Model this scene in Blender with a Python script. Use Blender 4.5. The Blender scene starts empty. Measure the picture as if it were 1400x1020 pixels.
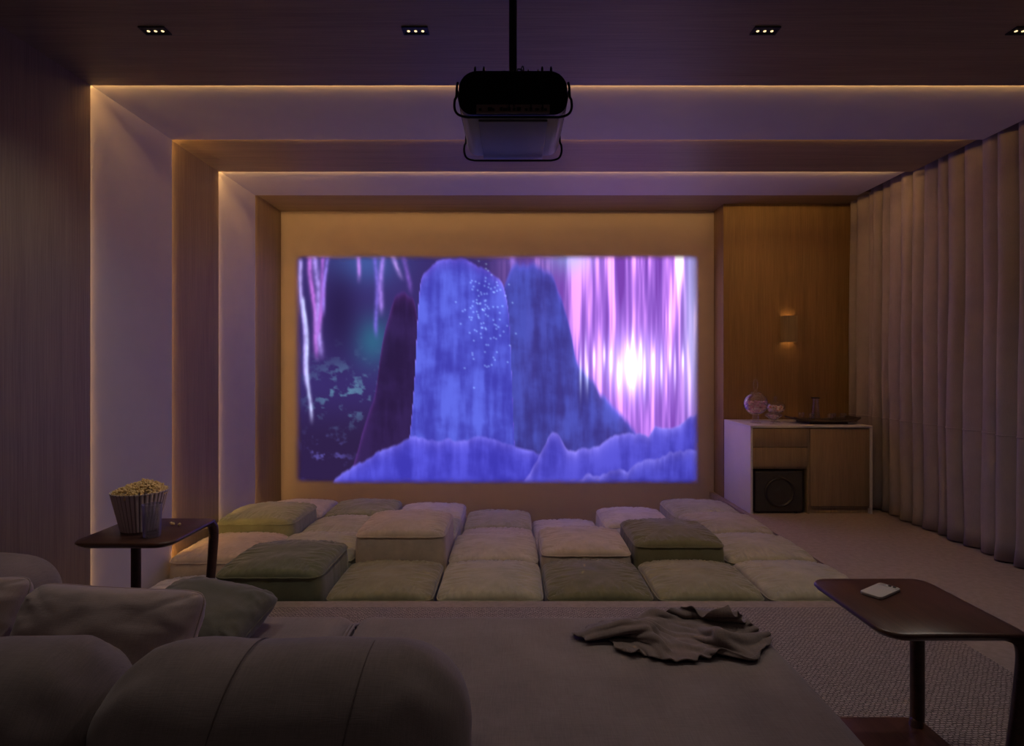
import bpy, bmesh, math, random
import numpy as np
from mathutils import Vector, Matrix, noise as mnoise
PI = math.pi
random.seed(7)
scene = bpy.context.scene
COL = scene.collection

# ------------------------------------------------------------------ camera, world, exposure
FPX = 777.8                                   # focal length in pixels of the 1400 px frame
cam = bpy.data.cameras.new('camera')
cam.sensor_width = 36.0
cam.lens = FPX / 1400 * 36.0
cam.shift_y = -7 / 1400
cam.clip_start = 0.05
camo = bpy.data.objects.new('camera', cam)
camo.location = (0, 0, 1.45)
camo.rotation_euler = (PI / 2, 0, 0)
COL.objects.link(camo)
scene.camera = camo

world = bpy.data.worlds.new('world')
world.use_nodes = True
world.node_tree.nodes['Background'].inputs[0].default_value = (0.02, 0.018, 0.025, 1)
world.node_tree.nodes['Background'].inputs[1].default_value = 0.2
scene.world = world
scene.view_settings.view_transform = 'Standard'
scene.view_settings.look = 'None'
scene.view_settings.gamma = 1.0
scene.view_settings.use_curve_mapping = False
scene.view_settings.exposure = 0.0

SCREEN_GAIN = 1.25
LED_GAIN = 1.08
DOWN_GAIN = 8.0
LED_TILT = math.radians(16)

# ------------------------------------------------------------------ helpers
def s2l(c):
    return tuple(((v / 255) / 12.92 if v / 255 <= 0.04045 else ((v / 255 + 0.055) / 1.055) ** 2.4) for v in c)

def new_mat(name):
    m = bpy.data.materials.new(name)
    m.use_nodes = True
    nt = m.node_tree
    b = nt.nodes['Principled BSDF']
    return m, nt, b

def N(nt, t, **kw):
    n = nt.nodes.new(t)
    for k, v in kw.items():
        setattr(n, k, v)
    return n

def ramp(nt, fac, stops):
    r = N(nt, 'ShaderNodeValToRGB')
    el = r.color_ramp.elements
    while len(el) < len(stops):
        el.new(0.5)
    for e, (p, c) in zip(el, stops):
        e.position = p
        e.color = (*c, 1)
    nt.links.new(fac, r.inputs[0])
    return r.outputs[0]

def coords(nt, scale=(1, 1, 1)):
    tc = N(nt, 'ShaderNodeTexCoord')
    mp = N(nt, 'ShaderNodeMapping')
    mp.inputs['Scale'].default_value = scale
    nt.links.new(tc.outputs['Object'], mp.inputs[0])
    return mp.outputs[0]

def noise(nt, vec, scale, detail=4, rough=0.55):
    n = N(nt, 'ShaderNodeTexNoise')
    n.inputs['Scale'].default_value = scale
    n.inputs['Detail'].default_value = detail
    n.inputs['Roughness'].default_value = rough
    nt.links.new(vec, n.inputs['Vector'])
    return n.outputs[0]

def bump(nt, b, h, strength, dist=0.01):
    bp = N(nt, 'ShaderNodeBump')
    bp.inputs['Strength'].default_value = strength
    bp.inputs['Distance'].default_value = dist
    nt.links.new(h, bp.inputs['Height'])
    nt.links.new(bp.outputs[0], b.inputs['Normal'])

def mixf(nt, a, b_, f):
    m = N(nt, 'ShaderNodeMix')
    m.data_type = 'FLOAT'
    if isinstance(f, float):
        m.inputs[0].default_value = f
    else:
        nt.links.new(f, m.inputs[0])
    nt.links.new(a, m.inputs[2])
    nt.links.new(b_, m.inputs[3])
    return m.outputs[0]

def plain(name, col, rough=0.6, metal=0.0, bumpy=0.0, bscale=300):
    m, nt, b = new_mat(name)
    v = coords(nt)
    n = noise(nt, v, 6, 3)
    c1 = tuple(x * 0.98 for x in col)
    c2 = tuple(min(1, x * 1.02) for x in col)
    nt.links.new(ramp(nt, n, [(0.3, c1), (0.7, c2)]), b.inputs['Base Color'])
    b.inputs['Roughness'].default_value = rough
    b.inputs['Metallic'].default_value = metal
    if bumpy:
        bump(nt, b, noise(nt, v, bscale, 2), bumpy, 0.002)
    return m

def wood(name, dark, light, axis, rough=0.5, scale=1.0, fine=0.55):
    """straight grain along one axis with darker flecks"""
    m, nt, b = new_mat(name)
    s = [9 * scale] * 3
    s['xyz'.index(axis)] = 0.45 * scale
    v = coords(nt, tuple(s))
    broad = noise(nt, v, 1.2, 5, 0.6)
    s2 = [120 * scale] * 3
    s2['xyz'.index(axis)] = 2.5 * scale
    v2 = coords(nt, tuple(s2))
    grain = noise(nt, v2, 1.0, 3, 0.6)
    h = mixf(nt, broad, grain, fine)
    mid = tuple((a + c) / 2 for a, c in zip(dark, light))
    col = ramp(nt, h, [(0.32, dark), (0.5, mid), (0.68, light)])
    # short cracks / knots
    s3 = [7 * scale] * 3
    s3['xyz'.index(axis)] = 3.0 * scale
    kn = noise(nt, coords(nt, tuple(s3)), 1.0, 6, 0.7)
    mask = ramp(nt, kn, [(0.24, (0.45, 0.45, 0.45)), (0.31, (1, 1, 1))])
    mx = N(nt, 'ShaderNodeMix')
    mx.data_type = 'RGBA'
    mx.blend_type = 'MULTIPLY'
    mx.inputs[0].default_value = 1.0
    nt.links.new(col, mx.inputs[6])
    nt.links.new(mask, mx.inputs[7])
    nt.links.new(mx.outputs[2], b.inputs['Base Color'])
    b.inputs['Roughness'].default_value = rough
    bump(nt, b, grain, 0.12, 0.002)
    return m

def fabric(name, col, weave=900.0, bstr=0.35, sheen=0.3, vary=0.15, rough=0.95):
    """plain weave: threads along and across, uneven like linen"""
    m, nt, b = new_mat(name)
    big = noise(nt, coords(nt), 5, 4)
    warp = noise(nt, coords(nt, (weave, weave * 0.05, weave * 0.05)), 1.0, 2)
    weft = noise(nt, coords(nt, (weave * 0.05, weave, weave)), 1.0, 2)
    hh = mixf(nt, warp, weft, 0.5)
    tot = mixf(nt, big, hh, 0.55)
    c1 = tuple(x * (1 - vary) for x in col)
    c2 = tuple(min(1, x * (1 + vary)) for x in col)
    nt.links.new(ramp(nt, tot, [(0.32, c1), (0.68, c2)]), b.inputs['Base Color'])
    b.inputs['Roughness'].default_value = rough
    b.inputs['Sheen Weight'].default_value = sheen
    b.inputs['Sheen Roughness'].default_value = 0.5
    b.inputs['Specular IOR Level'].default_value = 0.2
    bump(nt, b, hh, bstr, 0.002)
    return m

def emit(name, col, strength):
    m, nt, b = new_mat(name)
    b.inputs['Base Color'].default_value = (*col, 1)
    b.inputs['Emission Color'].default_value = (*col, 1)
    b.inputs['Emission Strength'].default_value = strength
    return m

def glass(name, tint=(1, 1, 1), rough=0.06, ior=1.45, base=0.06):
    """thin walled clear glass: see-through with a mirror-like sheen that grows at grazing angles"""
    m, nt, b = new_mat(name)
    nt.nodes.remove(b)
    tr_ = N(nt, 'ShaderNodeBsdfTransparent'); tr_.inputs[0].default_value = (*tint, 1)
    gl = N(nt, 'ShaderNodeBsdfGlossy'); gl.inputs['Roughness'].default_value = rough
    lw_ = N(nt, 'ShaderNodeLayerWeight'); lw_.inputs['Blend'].default_value = 0.5
    pw = N(nt, 'ShaderNodeMath'); pw.operation = 'POWER'; pw.inputs[1].default_value = 3.0
    nt.links.new(lw_.outputs['Facing'], pw.inputs[0])
    fr = N(nt, 'ShaderNodeMath'); fr.operation = 'MULTIPLY_ADD'; fr.inputs[1].default_value = 0.55; fr.inputs[2].default_value = base
    nt.links.new(pw.outputs[0], fr.inputs[0])
    mx = N(nt, 'ShaderNodeMixShader')
    nt.links.new(fr.outputs[0], mx.inputs[0])
    nt.links.new(tr_.outputs[0], mx.inputs[1]); nt.links.new(gl.outputs[0], mx.inputs[2])
    nt.links.new(mx.outputs[0], nt.nodes['Material Output'].inputs[0])
    return m

def link(o, parent=None):
    COL.objects.link(o)
    if parent is not None:
        o.parent = parent
    return o

def mesh_obj(name, verts, faces, mat, parent=None, smooth=False, loc=None):
    me = bpy.data.meshes.new(name)
    me.from_pydata([tuple(v) for v in verts], [], faces)
    me.update()
    if smooth:
        me.polygons.foreach_set('use_smooth', [True] * len(me.polygons))
    if mat:
        me.materials.append(mat)
    o = bpy.data.objects.new(name, me)
    if loc:
        o.location = loc
    return link(o, parent)

def bm_obj(name, bm, mat, parent=None, smooth=False, loc=None):
    bmesh.ops.recalc_face_normals(bm, faces=bm.faces)
    me = bpy.data.meshes.new(name)
    bm.to_mesh(me)
    bm.free()
    if smooth:
        me.polygons.foreach_set('use_smooth', [True] * len(me.polygons))
        try:
            me.set_sharp_from_angle(angle=math.radians(40))
        except Exception:
            pass
    if mat:
        me.materials.append(mat)
    o = bpy.data.objects.new(name, me)
    if loc:
        o.location = loc
    return link(o, parent)

def box_bm(bm, x0, x1, y0, y1, z0, z1, bev=0.0, seg=2):
    r = bmesh.ops.create_cube(bm, size=1.0)
    vs = r['verts']
    for v in vs:
        v.co = Vector(((x0 + x1) / 2 + v.co.x * (x1 - x0), (y0 + y1) / 2 + v.co.y * (y1 - y0), (z0 + z1) / 2 + v.co.z * (z1 - z0)))
    if bev:
        es = list({e for v in vs for e in v.link_edges})
        bmesh.ops.bevel(bm, geom=es, offset=bev, segments=seg, profile=0.5, affect='EDGES')

def box(name, x0, x1, y0, y1, z0, z1, mat, parent=None, bev=0.0, seg=2):
    bm = bmesh.new()
    box_bm(bm, x0, x1, y0, y1, z0, z1, bev, seg)
    return bm_obj(name, bm, mat, parent, smooth=bev > 0)

def tube_data(path, rad, n=10, closed=False, squash=None, cap=True):
    """verts, faces of a tube along a polyline; rad number or list"""
    P = [Vector(p) for p in path]
    k = len(P)
    vs, fs = [], []
    up = None
    for i in range(k):
        if closed:
            t = (P[(i + 1) % k] - P[i - 1]).normalized()
        else:
            t = (P[min(i + 1, k - 1)] - P[max(i - 1, 0)]).normalized()
        if up is None:
            up = Vector((0, 0, 1)) if abs(t.z) < 0.9 else Vector((1, 0, 0))
        a = t.cross(up)
        if a.length < 1e-5:
            a = t.cross(Vector((0, 1, 0)))
        a.normalize()
        b = a.cross(t).normalized()
        up = b
        r = rad[i] if isinstance(rad, (list, tuple)) else rad
        for j in range(n):
            an = 2 * PI * j / n
            ca, sa = math.cos(an), math.sin(an)
            if squash:
                ca = math.copysign(abs(ca) ** squash, ca)
                sa = math.copysign(abs(sa) ** squash, sa)
            vs.append(P[i] + a * (r * ca) + b * (r * sa))
    m = k if closed else k - 1
    for i in range(m):
        for j in range(n):
            i2 = (i + 1) % k
            fs.append((i * n + j, i * n + (j + 1) % n, i2 * n + (j + 1) % n, i2 * n + j))
    if not closed and cap:
        fs.append(tuple(range(n - 1, -1, -1)))
        fs.append(tuple(range((k - 1) * n, k * n)))
    return vs, fs

def tube(name, path, rad, mat, parent=None, n=10, closed=False, squash=None):
    vs, fs = tube_data(path, rad, n, closed, squash)
    return mesh_obj(name, vs, fs, mat, parent, smooth=True)

def lathe(name, prof, mat, parent=None, n=40, loc=None, smooth=True):
    """prof: (r, z) from the bottom up; r == 0 gives a pole"""
    vs, fs, rings = [], [], []
    for r, z in prof:
        if r < 1e-6:
            rings.append([len(vs)]); vs.append((0, 0, z))
        else:
            rings.append(list(range(len(vs), len(vs) + n)))
            for j in range(n):
                a = 2 * PI * j / n
                vs.append((r * math.cos(a), r * math.sin(a), z))
    for a, b in zip(rings[:-1], rings[1:]):
        for j in range(n):
            j2 = (j + 1) % n
            if len(a) == 1 and len(b) == 1:
                continue
            if len(a) == 1:
                fs.append((a[0], b[j2], b[j]))
            elif len(b) == 1:
                fs.append((a[j], a[j2], b[0]))
            else:
                fs.append((a[j], a[j2], b[j2], b[j]))
    o = mesh_obj(name, vs, fs, mat, parent, smooth=smooth, loc=loc)
    try:
        o.data.set_sharp_from_angle(angle=math.radians(50))
    except Exception:
        pass
    return o

def smooth_path(pts, n=8):
    """Catmull-Rom through the points"""
    P = [Vector(p) for p in pts]
    P = [P[0] * 2 - P[1]] + P + [P[-1] * 2 - P[-2]]
    out = []
    for i in range(1, len(P) - 2):
        for k in range(n):
            t = k / n
            a, b, c, d = P[i - 1], P[i], P[i + 1], P[i + 2]
            out.append(0.5 * ((2 * b) + (c - a) * t + (2 * a - 5 * b + 4 * c - d) * t * t + (3 * b - a - 3 * c + d) * t ** 3))
    out.append(P[-2])
    return out

def empty(name, loc=(0, 0, 0), rz=0.0):
    o = bpy.data.objects.new(name, None)
    o.empty_display_size = 0.1
    o.location = loc
    o.rotation_euler = (0, 0, rz)
    return link(o)

def tag(o, label, cat, group=None, kind=None):
    o['label'] = label
    o['category'] = cat
    if group:
        o['group'] = group
    if kind:
        o['kind'] = kind
    return o

def structure(o, label=None):
    o['kind'] = 'structure'
    if label:
        o['label'] = label
    return o

def fbm(x, y, z=0.0, o=3):
    return mnoise.fractal(Vector((x, y, z)), 1.0, 2.0, o)

# ------------------------------------------------------------------ materials
M = {}
M['wood_wall'] = wood('oak_wall', (0.185, 0.135, 0.088), (0.32, 0.245, 0.158), 'z')
M['wood_ceil'] = wood('oak_ceiling', (0.185, 0.135, 0.088), (0.32, 0.245, 0.158), 'x')
M['wood_honey'] = wood('oak_honey', (0.155, 0.095, 0.048), (0.30, 0.19, 0.10), 'z')
M['cab_wood'] = wood('cabinet_oak', (0.23, 0.165, 0.105), (0.42, 0.31, 0.20), 'z', scale=1.6)
M['paint'] = plain('lacquer_panel', (0.57, 0.555, 0.60), 0.6)
M['screen_paint'] = plain('screen_paint', (0.50, 0.435, 0.46), 0.85)
M['white_lac'] = plain('white_lacquer', (0.72, 0.70, 0.72), 0.4)
M['walnut'] = wood('dark_walnut', (0.035, 0.014, 0.010), (0.10, 0.042, 0.028), 'y', rough=0.33, scale=2.2)
M['black'] = plain('black_metal', (0.012, 0.011, 0.011), 0.45, 0.4)
M['speaker'] = plain('speaker_black', (0.045, 0.040, 0.043), 0.6)
M['speaker_cone'] = plain('speaker_cone', (0.028, 0.025, 0.027), 0.4)
M['proj_grey'] = plain('projector_grey', (0.40, 0.41, 0.44), 0.5)
M['proj_base'] = plain('projector_base', (0.20, 0.21, 0.245), 0.5)
M['proj_port'] = plain('projector_ports', (0.42, 0.34, 0.30), 0.6)
M['chrome_dark'] = plain('socket_metal', (0.05, 0.045, 0.04), 0.4, 0.7)
M['sofa'] = fabric('sofa_linen', (0.245, 0.198, 0.190), 420, 0.35, 0.2, 0.25)
M['pillow_brown'] = fabric('pillow_brown', (0.40, 0.315, 0.30), 420, 0.4, 0.35, 0.15)
M['pillow_green'] = fabric('pillow_green', (0.155, 0.145, 0.115), 420, 0.4, 0.35, 0.15)
M['throw'] = fabric('throw_knit', (0.19, 0.145, 0.13), 300, 0.8, 0.3, 0.3)
M['seam'] = plain('seam_thread', (0.13, 0.10, 0.095), 0.9)
M['curtain'] = fabric('curtain_linen', (0.315, 0.278, 0.315), 420, 0.2, 0.15, 0.12)
M['ceramic'] = plain('phone_shell', (0.54, 0.50, 0.47), 0.35)
M['phone_glass'] = plain('phone_black', (0.02, 0.02, 0.022), 0.15)
M['popcorn'] = plain('popcorn', (0.92, 0.70, 0.33), 0.8, 0, 0.5, 120)
M['glass'] = glass('clear_glass', (0.97, 0.97, 0.98), 0.10, 1.5, 0.09)
M['wet_glass'] = glass('wet_glass', (0.96, 0.96, 0.98), 0.30, 1.5, 0.28)
M['water'] = glass('water', (0.93, 0.94, 0.97), 0.15, 1.33, 0.08)
M['tray'] = wood('tray_dark', (0.03, 0.018, 0.014), (0.07, 0.04, 0.03), 'x', rough=0.45)
M['candy_pink'] = plain('candy_pink', (0.85, 0.50, 0.56), 0.5)
M['candy_white'] = plain('candy_white', (0.9, 0.78, 0.74), 0.5)
M['candy_orange'] = plain('candy_orange', (0.85, 0.42, 0.25), 0.5)
VEL = {
    'beige': (0.50, 0.455, 0.375), 'pale': (0.62, 0.595, 0.55), 'rose': (0.52, 0.445, 0.365),
    'straw': (0.42, 0.395, 0.285), 'olive': (0.285, 0.270, 0.165), 'darkolive': (0.180, 0.172, 0.095),
    'sage': (0.40, 0.41, 0.305), 'green': (0.29, 0.325, 0.215), 'deepgreen': (0.165, 0.178, 0.108),
}
def velvet(name, col):
    m, nt, b = new_mat(name)
    v = coords(nt)
    n1 = noise(nt, v, 9, 5, 0.6)
    n2 = noise(nt, v, 260, 2)
    tot = mixf(nt, n1, n2, 0.3)
    nt.links.new(ramp(nt, tot, [(0.3, tuple(x * 0.8 for x in col)), (0.72, tuple(min(1, x * 1.2) for x in col))]), b.inputs['Base Color'])
    b.inputs['Roughness'].default_value = 0.9
    b.inputs['Sheen Weight'].default_value = 0.5
    b.inputs['Sheen Roughness'].default_value = 0.4
    b.inputs['Specular IOR Level'].default_value = 0.15
    bump(nt, b, n2, 0.25, 0.002)
    return m
for k, c in VEL.items():
    M['v_' + k] = velvet('velvet_' + k, c)

# floor: short pile carpet in wide lengths
m, nt, b = new_mat('carpet')
v = coords(nt)
f1 = noise(nt, v, 420, 2); f2 = noise(nt, v, 26, 4)
t = mixf(nt, f1, f2, 0.4)
nt.links.new(ramp(nt, t, [(0.3, (0.25, 0.20, 0.18)), (0.7, (0.42, 0.345, 0.315))]), b.inputs['Base Color'])
b.inputs['Roughness'].default_value = 0.95
b.inputs['Specular IOR Level'].default_value = 0.15
bump(nt, b, f1, 0.5, 0.004)
M['carpet'] = m

# rug: chunky basket weave
m, nt, b = new_mat('woven_rug')
v = coords(nt)
br = N(nt, 'ShaderNodeTexBrick')
br.inputs['Scale'].default_value = 1.0
br.inputs['Brick Width'].default_value = 0.023
br.inputs['Row Height'].default_value = 0.0125
br.inputs['Mortar Size'].default_value = 0.0030
br.inputs['Mortar Smooth'].default_value = 0.6
br.inputs['Color1'].default_value = (0.46, 0.38, 0.35, 1)
br.inputs['Color2'].default_value = (0.36, 0.30, 0.275, 1)
br.inputs['Mortar'].default_value = (0.11, 0.085, 0.078, 1)
wob = N(nt, 'ShaderNodeTexNoise'); wob.inputs['Scale'].default_value = 30
nt.links.new(v, wob.inputs['Vector'])
add = N(nt, 'ShaderNodeMixRGB'); add.blend_type = 'LINEAR_LIGHT'; add.inputs[0].default_value = 0.010
nt.links.new(v, add.inputs[1]); nt.links.new(wob.outputs['Color'], add.inputs[2])
nt.links.new(add.outputs[0], br.inputs['Vector'])
nt.links.new(br.outputs['Color'], b.inputs['Base Color'])
b.inputs['Roughness'].default_value = 0.95
inv = N(nt, 'ShaderNodeMath'); inv.operation = 'SUBTRACT'; inv.inputs[0].default_value = 1.0
nt.links.new(br.outputs['Fac'], inv.inputs[1])
bump(nt, b, inv.outputs[0], 0.8, 0.006)
M['rug'] = m

WARM = (1.0, 0.55, 0.15)
M['downlamp'] = emit('downlight_lamp', (1.0, 0.75, 0.38), 1.6)

# ------------------------------------------------------------------ structure
PIT = -0.45
PIT_Y0, PIT_Y1, PIT_X1 = 3.535, 6.65, 2.31
# stepped portals: inner x, inner z, far end y
BANDS = [('N', 2.56, 3.165, 3.455), ('P1', 2.60, 3.195, 4.35), ('W1', 2.64, 3.215, 5.12), ('P2', 2.672, 3.246, 5.92), ('W2', 2.70, 3.28, 6.65)]
CEIL_R = 3.60
bm = bmesh.new()
box_bm(bm, -3.1, 4.1, -2.6, PIT_Y0, -0.60, 0.0)
box_bm(bm, PIT_X1, 4.1, PIT_Y0, 6.9, -0.60, 0.0)
box_bm(bm, -3.1, PIT_X1, PIT_Y0, 6.9, -0.60, PIT)
structure(bm_obj('floor', bm, M['carpet']), 'mauve beige carpeted floor with a sunken pit for the floor cushions')

structure(box('wall_left', -3.1, -BANDS[0][1], -2.6, BANDS[0][3], 0.0, 3.5, M['wood_wall']), 'dark oak panelled wall at the left')
structure(box('ceiling', -BANDS[0][1], CEIL_R, -2.6, BANDS[0][3], BANDS[0][2], 3.5, M['wood_ceil']), 'dark wood ceiling over the seating')
LED = [46, 210, 60, 75]            # wall side strengths
LEDC = [170, 80, 270, 14]            # ceiling side strengths
descr = ['pale lacquered portal band nearest the sofa, edged with a warm light line', 'oak portal band between two pale ones',
         'narrower pale lacquered portal band close to the screen wall', 'oak portal band bordering the screen wall']
for i in range(1, 5):
    nm, X, Z, Y1 = BANDS[i]
    _, Xp, Zp, Y0 = BANDS[i - 1]
    tr = empty('trim_%d' % i, (-X, Y0, 0))
    structure(tr, descr[i - 1])
    wm, cm = (M['paint'], M['paint']) if nm[0] == 'P' else (M['wood_wall'], M['wood_ceil'])
    def at0(o):
        o.location = (X, -Y0, 0)
    w = box('wall_panel', -3.1, -X, Y0, Y1 + (0.25 if i == 4 else 0), -0.60, 3.5, wm, tr); at0(w)
    c = box('ceiling_panel', -X, CEIL_R + (0.35 if i == 4 else 0), Y0, Y1 + (0.25 if i == 4 else 0), Z, 3.5, cm, tr); at0(c)
    lw = emit('led_wall_%d' % i, WARM, LED[i - 1] * LED_GAIN)
    lc = emit('led_ceiling_%d' % i, WARM, LEDC[i - 1] * LED_GAIN)
    zb = 0.01 if i == 1 else -0.40
    # tape tilted towards the panel it washes; an unseen black sheet added behind it keeps the light off the room
    h, ca, sa, wd = min(0.020, 0.36 * min(X - Xp, Z - Zp)), math.cos(LED_TILT), math.sin(LED_TILT), 0.007
    ax, ay = X - h, Y0 + 0.002
    def strip(pts, mat, name):
        o = mesh_obj(name, pts, [(0, 1, 2, 3)], mat, tr); at0(o); return o
    y_a = ay
    y_b = ay + ca * wd
    strip([(-ax, y_a, zb), (-ax + sa * wd, y_b, zb), (-ax + sa * wd, y_b, Z - h), (-ax, y_a, Z - h)], lw, 'light_strip')
    strip([(-ax, y_a, Z - h), (-ax + sa * wd, y_b, Z - h), (-ax + sa * wd, y_b, zb), (-ax, y_a, zb)], M['black'], 'strip_blocker').location.x += 0.0012
    zc = Z - h
    strip([(-ax, y_a, zc), (CEIL_R - 0.10, y_a, zc), (CEIL_R - 0.10, y_b, zc - sa * wd), (-ax, y_b, zc - sa * wd)], lc, 'light_strip')
    strip([(-ax, y_a, zc), (-ax, y_b, zc - sa * wd), (CEIL_R - 0.10, y_b, zc - sa * wd), (CEIL_R - 0.10, y_a, zc)], M['black'], 'strip_blocker').location.z -= 0.0012

bm = bmesh.new()
box_bm(bm, -2.70, 2.36, 6.65, 6.9, -0.60, 3.5)
structure(bm_obj('wall_back', bm, M['screen_paint']), 'smooth painted wall that takes the projected picture')
structure(box('wall_back_panel', 2.36, 4.1, 6.35, 6.9, -0.60, 3.5, M['wood_honey']), 'honey oak wall behind the white cabinet')
bpy.data.objects['wall_back_panel'].name = 'wall_back_right'
structure(box('wall_right', 3.95, 4.1, -2.6, 6.35, 0.0, 3.7, M['paint']))
structure(box('wall_front', -3.1, 4.1, -2.75, -2.6, 0.0, 3.7, M['wood_wall']))
structure(box('trim_5', CEIL_R, 4.1, -2.6, 6.35, 3.5, 3.7, M['paint']))     # curtain pocket

# projected picture on the wall ------------------------------------------------
def picture(nx, ny):
    """soft abstract night scene: blue rock, hanging strands of light, violet glow"""
    W, H = 554.0, 314.0
    rng = np.random.default_rng(5)
    xs = np.linspace(0, W, nx); ys = np.linspace(0, H, ny)      # y from the top
    x, y = np.meshgrid(xs, ys)
    def vnoise(px, py, seed):
        g = np.random.default_rng(seed).random((64, 64))
        ix = np.floor(px).astype(int); iy = np.floor(py).astype(int)
        fx = px - ix; fy = py - iy
        fx = fx * fx * (3 - 2 * fx); fy = fy * fy * (3 - 2 * fy)
        a = g[iy % 64, ix % 64]; b = g[iy % 64, (ix + 1) % 64]
        c = g[(iy + 1) % 64, ix % 64]; d = g[(iy + 1) % 64, (ix + 1) % 64]
        return (a * (1 - fx) + b * fx) * (1 - fy) + (c * (1 - fx) + d * fx) * fy
    def fb(px, py, seed, o=4):
        s = 0; a = 0.5; t = 0
        for k in range(o):
            s = s + a * vnoise(px * 2 ** k, py * 2 ** k, seed + k); t += a; a *= 0.5
        return s / t
    def sm(a, b, v):
        t = np.clip((v - a) / (b - a), 0, 1)
        return t * t * (3 - 2 * t)
    img = np.zeros((ny, nx, 3))
    def mix(col, al):
        nonlocal img
        al = np.clip(al, 0, 1)[..., None]
        img = img * (1 - al) + np.asarray(col, float) * al
    def addc(col, al):
        nonlocal img
        img = img + np.asarray(col, float) * np.clip(al, 0, None)[..., None]
    # background wash
    r = sm(230, 420, x)
    img[...] = np.array([52, 40, 98]) * (1 - r[..., None]) + np.array([132, 84, 188]) * r[..., None]
    mix((70, 120, 190), 0.5 * np.exp(-((x - 95) / 50) ** 2 - ((y - 12) / 30) ** 2))
    mix((44, 104, 130), 0.75 * np.exp(-((x - 108) / 28) ** 2 - ((y - 118) / 34) ** 2))
    mix((34, 24, 62), 0.75 * np.exp(-((x - 62) / 26) ** 2 - ((y - 80) / 62) ** 2))
    mix((40, 26, 58), 0.8 * sm(170, 260, y) * (1 - r))
    # leafy clumps low on the left
    fo = fb(x / 13, y / 11, 31, 4)
    mix((84, 120, 150), sm(0.56, 0.75, fo) * np.exp(-((x - 70) / 50) ** 2 - ((y - 190) / 42) ** 2) * 0.95)
    mix((92, 84, 170), sm(0.6, 0.78, fo) * np.exp(-((x - 40) / 40) ** 2 - ((y - 275) / 26) ** 2) * 0.8)
    # curtains of light on the right: vertical streaks
    st = 0.6 * fb(x / 16, y / 160, 3, 2) + 0.4 * fb(x / 4.5, y / 90, 9, 2)
    addc((120, 84, 96), (sm(0.42, 0.72, st)) * r * (1.05 - 0.45 * sm(60, 300, y)))
    addc((96, 92, 60), sm(0.55, 0.8, st) * sm(400, 500, x) * (1 - sm(120, 260, y)))
    mix((96, 40, 140), (1 - sm(0.28, 0.46, st)) * r * 0.55)
    mix((190, 225, 245), 0.5 * np.exp(-((x - 545) / 14) ** 2) * (1 - sm(120, 300, y)))
    mix((150, 215, 240), 0.45 * np.exp(-((x - 378) / 30) ** 2 - ((y - 0) / 26) ** 2))
    # separate strands on the left
    def strand(x0, x1, y0, y1, w, col, a):
        t = np.clip((y - y0) / (y1 - y0), 0, 1)
        cx = x0 + (x1 - x0) * t + 1.5 * np.sin(y / 17 + x0)
        m_ = np.exp(-((x - cx) / w) ** 2) * sm(y0 - 6, y0 + 4, y) * (1 - sm(y1 - 24, y1, y))
        mix(col, a * m_ * (0.55 + 0.6 * fb(x / 6 + x0, y / 8, 17, 2)))
    for s in [(8, 20, 8, 190, 3.2, (190, 170, 250), 0.95), (14, 24, 60, 236, 2.6, (200, 205, 255), 0.95), (22, 34, 0, 150, 3.6, (190, 110, 220), 0.9),
              (30, 38, 0, 148, 4.2, (180, 150, 245), 0.9), (42, 34, 0, 120, 3.4, (170, 100, 210), 0.9), (46, 40, 0, 90, 2.6, (150, 120, 230), 0.8),
              (88, 88, 0, 44, 2.8, (190, 130, 235), 0.9), (112, 114, 0, 120, 3.0, (120, 100, 215), 0.8), (122, 118, 0, 90, 3.6, (170, 130, 240), 0.85),
              (136, 150, 0, 40, 3.4, (190, 150, 240), 0.9), (150, 160, 0, 60, 3.4, (150, 100, 220), 0.6), (300, 302, 0, 60, 4.4, (170, 130, 240), 0.7)]:
        strand(*s)
    # layered crags, the far ones dimmer
    xx = xs
    def crag(points, rough, seed):
        px_, py_ = zip(*points)
        base_ = np.interp(xx, px_, py_)
        k_ = np.exp(-np.linspace(-2, 2, 13) ** 2); k_ /= k_.sum()
        base_ = np.convolve(np.pad(base_, 6, mode='edge'), k_, 'valid')
        jag = (fb(xx[None, :] / 19, np.full((1, nx), 3.3), seed, 4)[0] - 0.5) * rough
        return (base_ + jag)[None, :]
    def layer(points, rough, seed, soft, lo, hi, rim, al=1.0):
        tp = crag(points, rough, seed)
        a_ = sm(-soft, soft, y - tp) * al
        dep = np.clip(y - tp, 0, None)
        # slanting strata and broken faces
        n_ = fb(x / 40 + y / 90, (y - 0.30 * x) / 30, seed + 7, 5)
        n2_ = fb(x / 11, y / 70, seed + 19, 4)
        k_ = np.clip(0.20 + 0.62 * sm(0.30, 0.72, 0.5 * n_ + 0.5 * n2_), 0, 1)[..., None]
        c_ = np.array(lo, float) * (1 - k_) + np.array(hi, float) * k_
        c_ = c_ + np.array(rim, float) * (np.exp(-dep / 7.0))[..., None] * (0.4 + 0.9 * n2_)[..., None]
        nonlocal img
        img = img * (1 - a_[..., None]) + c_ * a_[..., None]
    layer([(0, 330), (250, 330), (280, 60), (300, 22), (330, 10), (352, 24), (372, 80), (385, 150), (420, 190), (470, 250), (500, 330), (554, 330)], 26, 51, 7, (44, 36, 104), (74, 84, 186), (26, 22, 50), 0.95)
    layer([(0, 330), (70, 330), (92, 250), (112, 190), (122, 110), (140, 50), (165, 60), (200, 330), (554, 330)], 30, 71, 5, (34, 20, 52), (52, 34, 84), (40, 18, 50), 0.95)
    layer([(0, 330), (150, 330), (168, 150), (160, 70), (176, 26), (200, 8), (232, 4), (262, 16), (286, 40), (298, 90), (292, 150), (276, 190), (286, 240), (330, 330), (554, 330)], 20, 87, 3, (50, 44, 146), (96, 108, 226), (44, 20, 30), 1.0)
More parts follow.
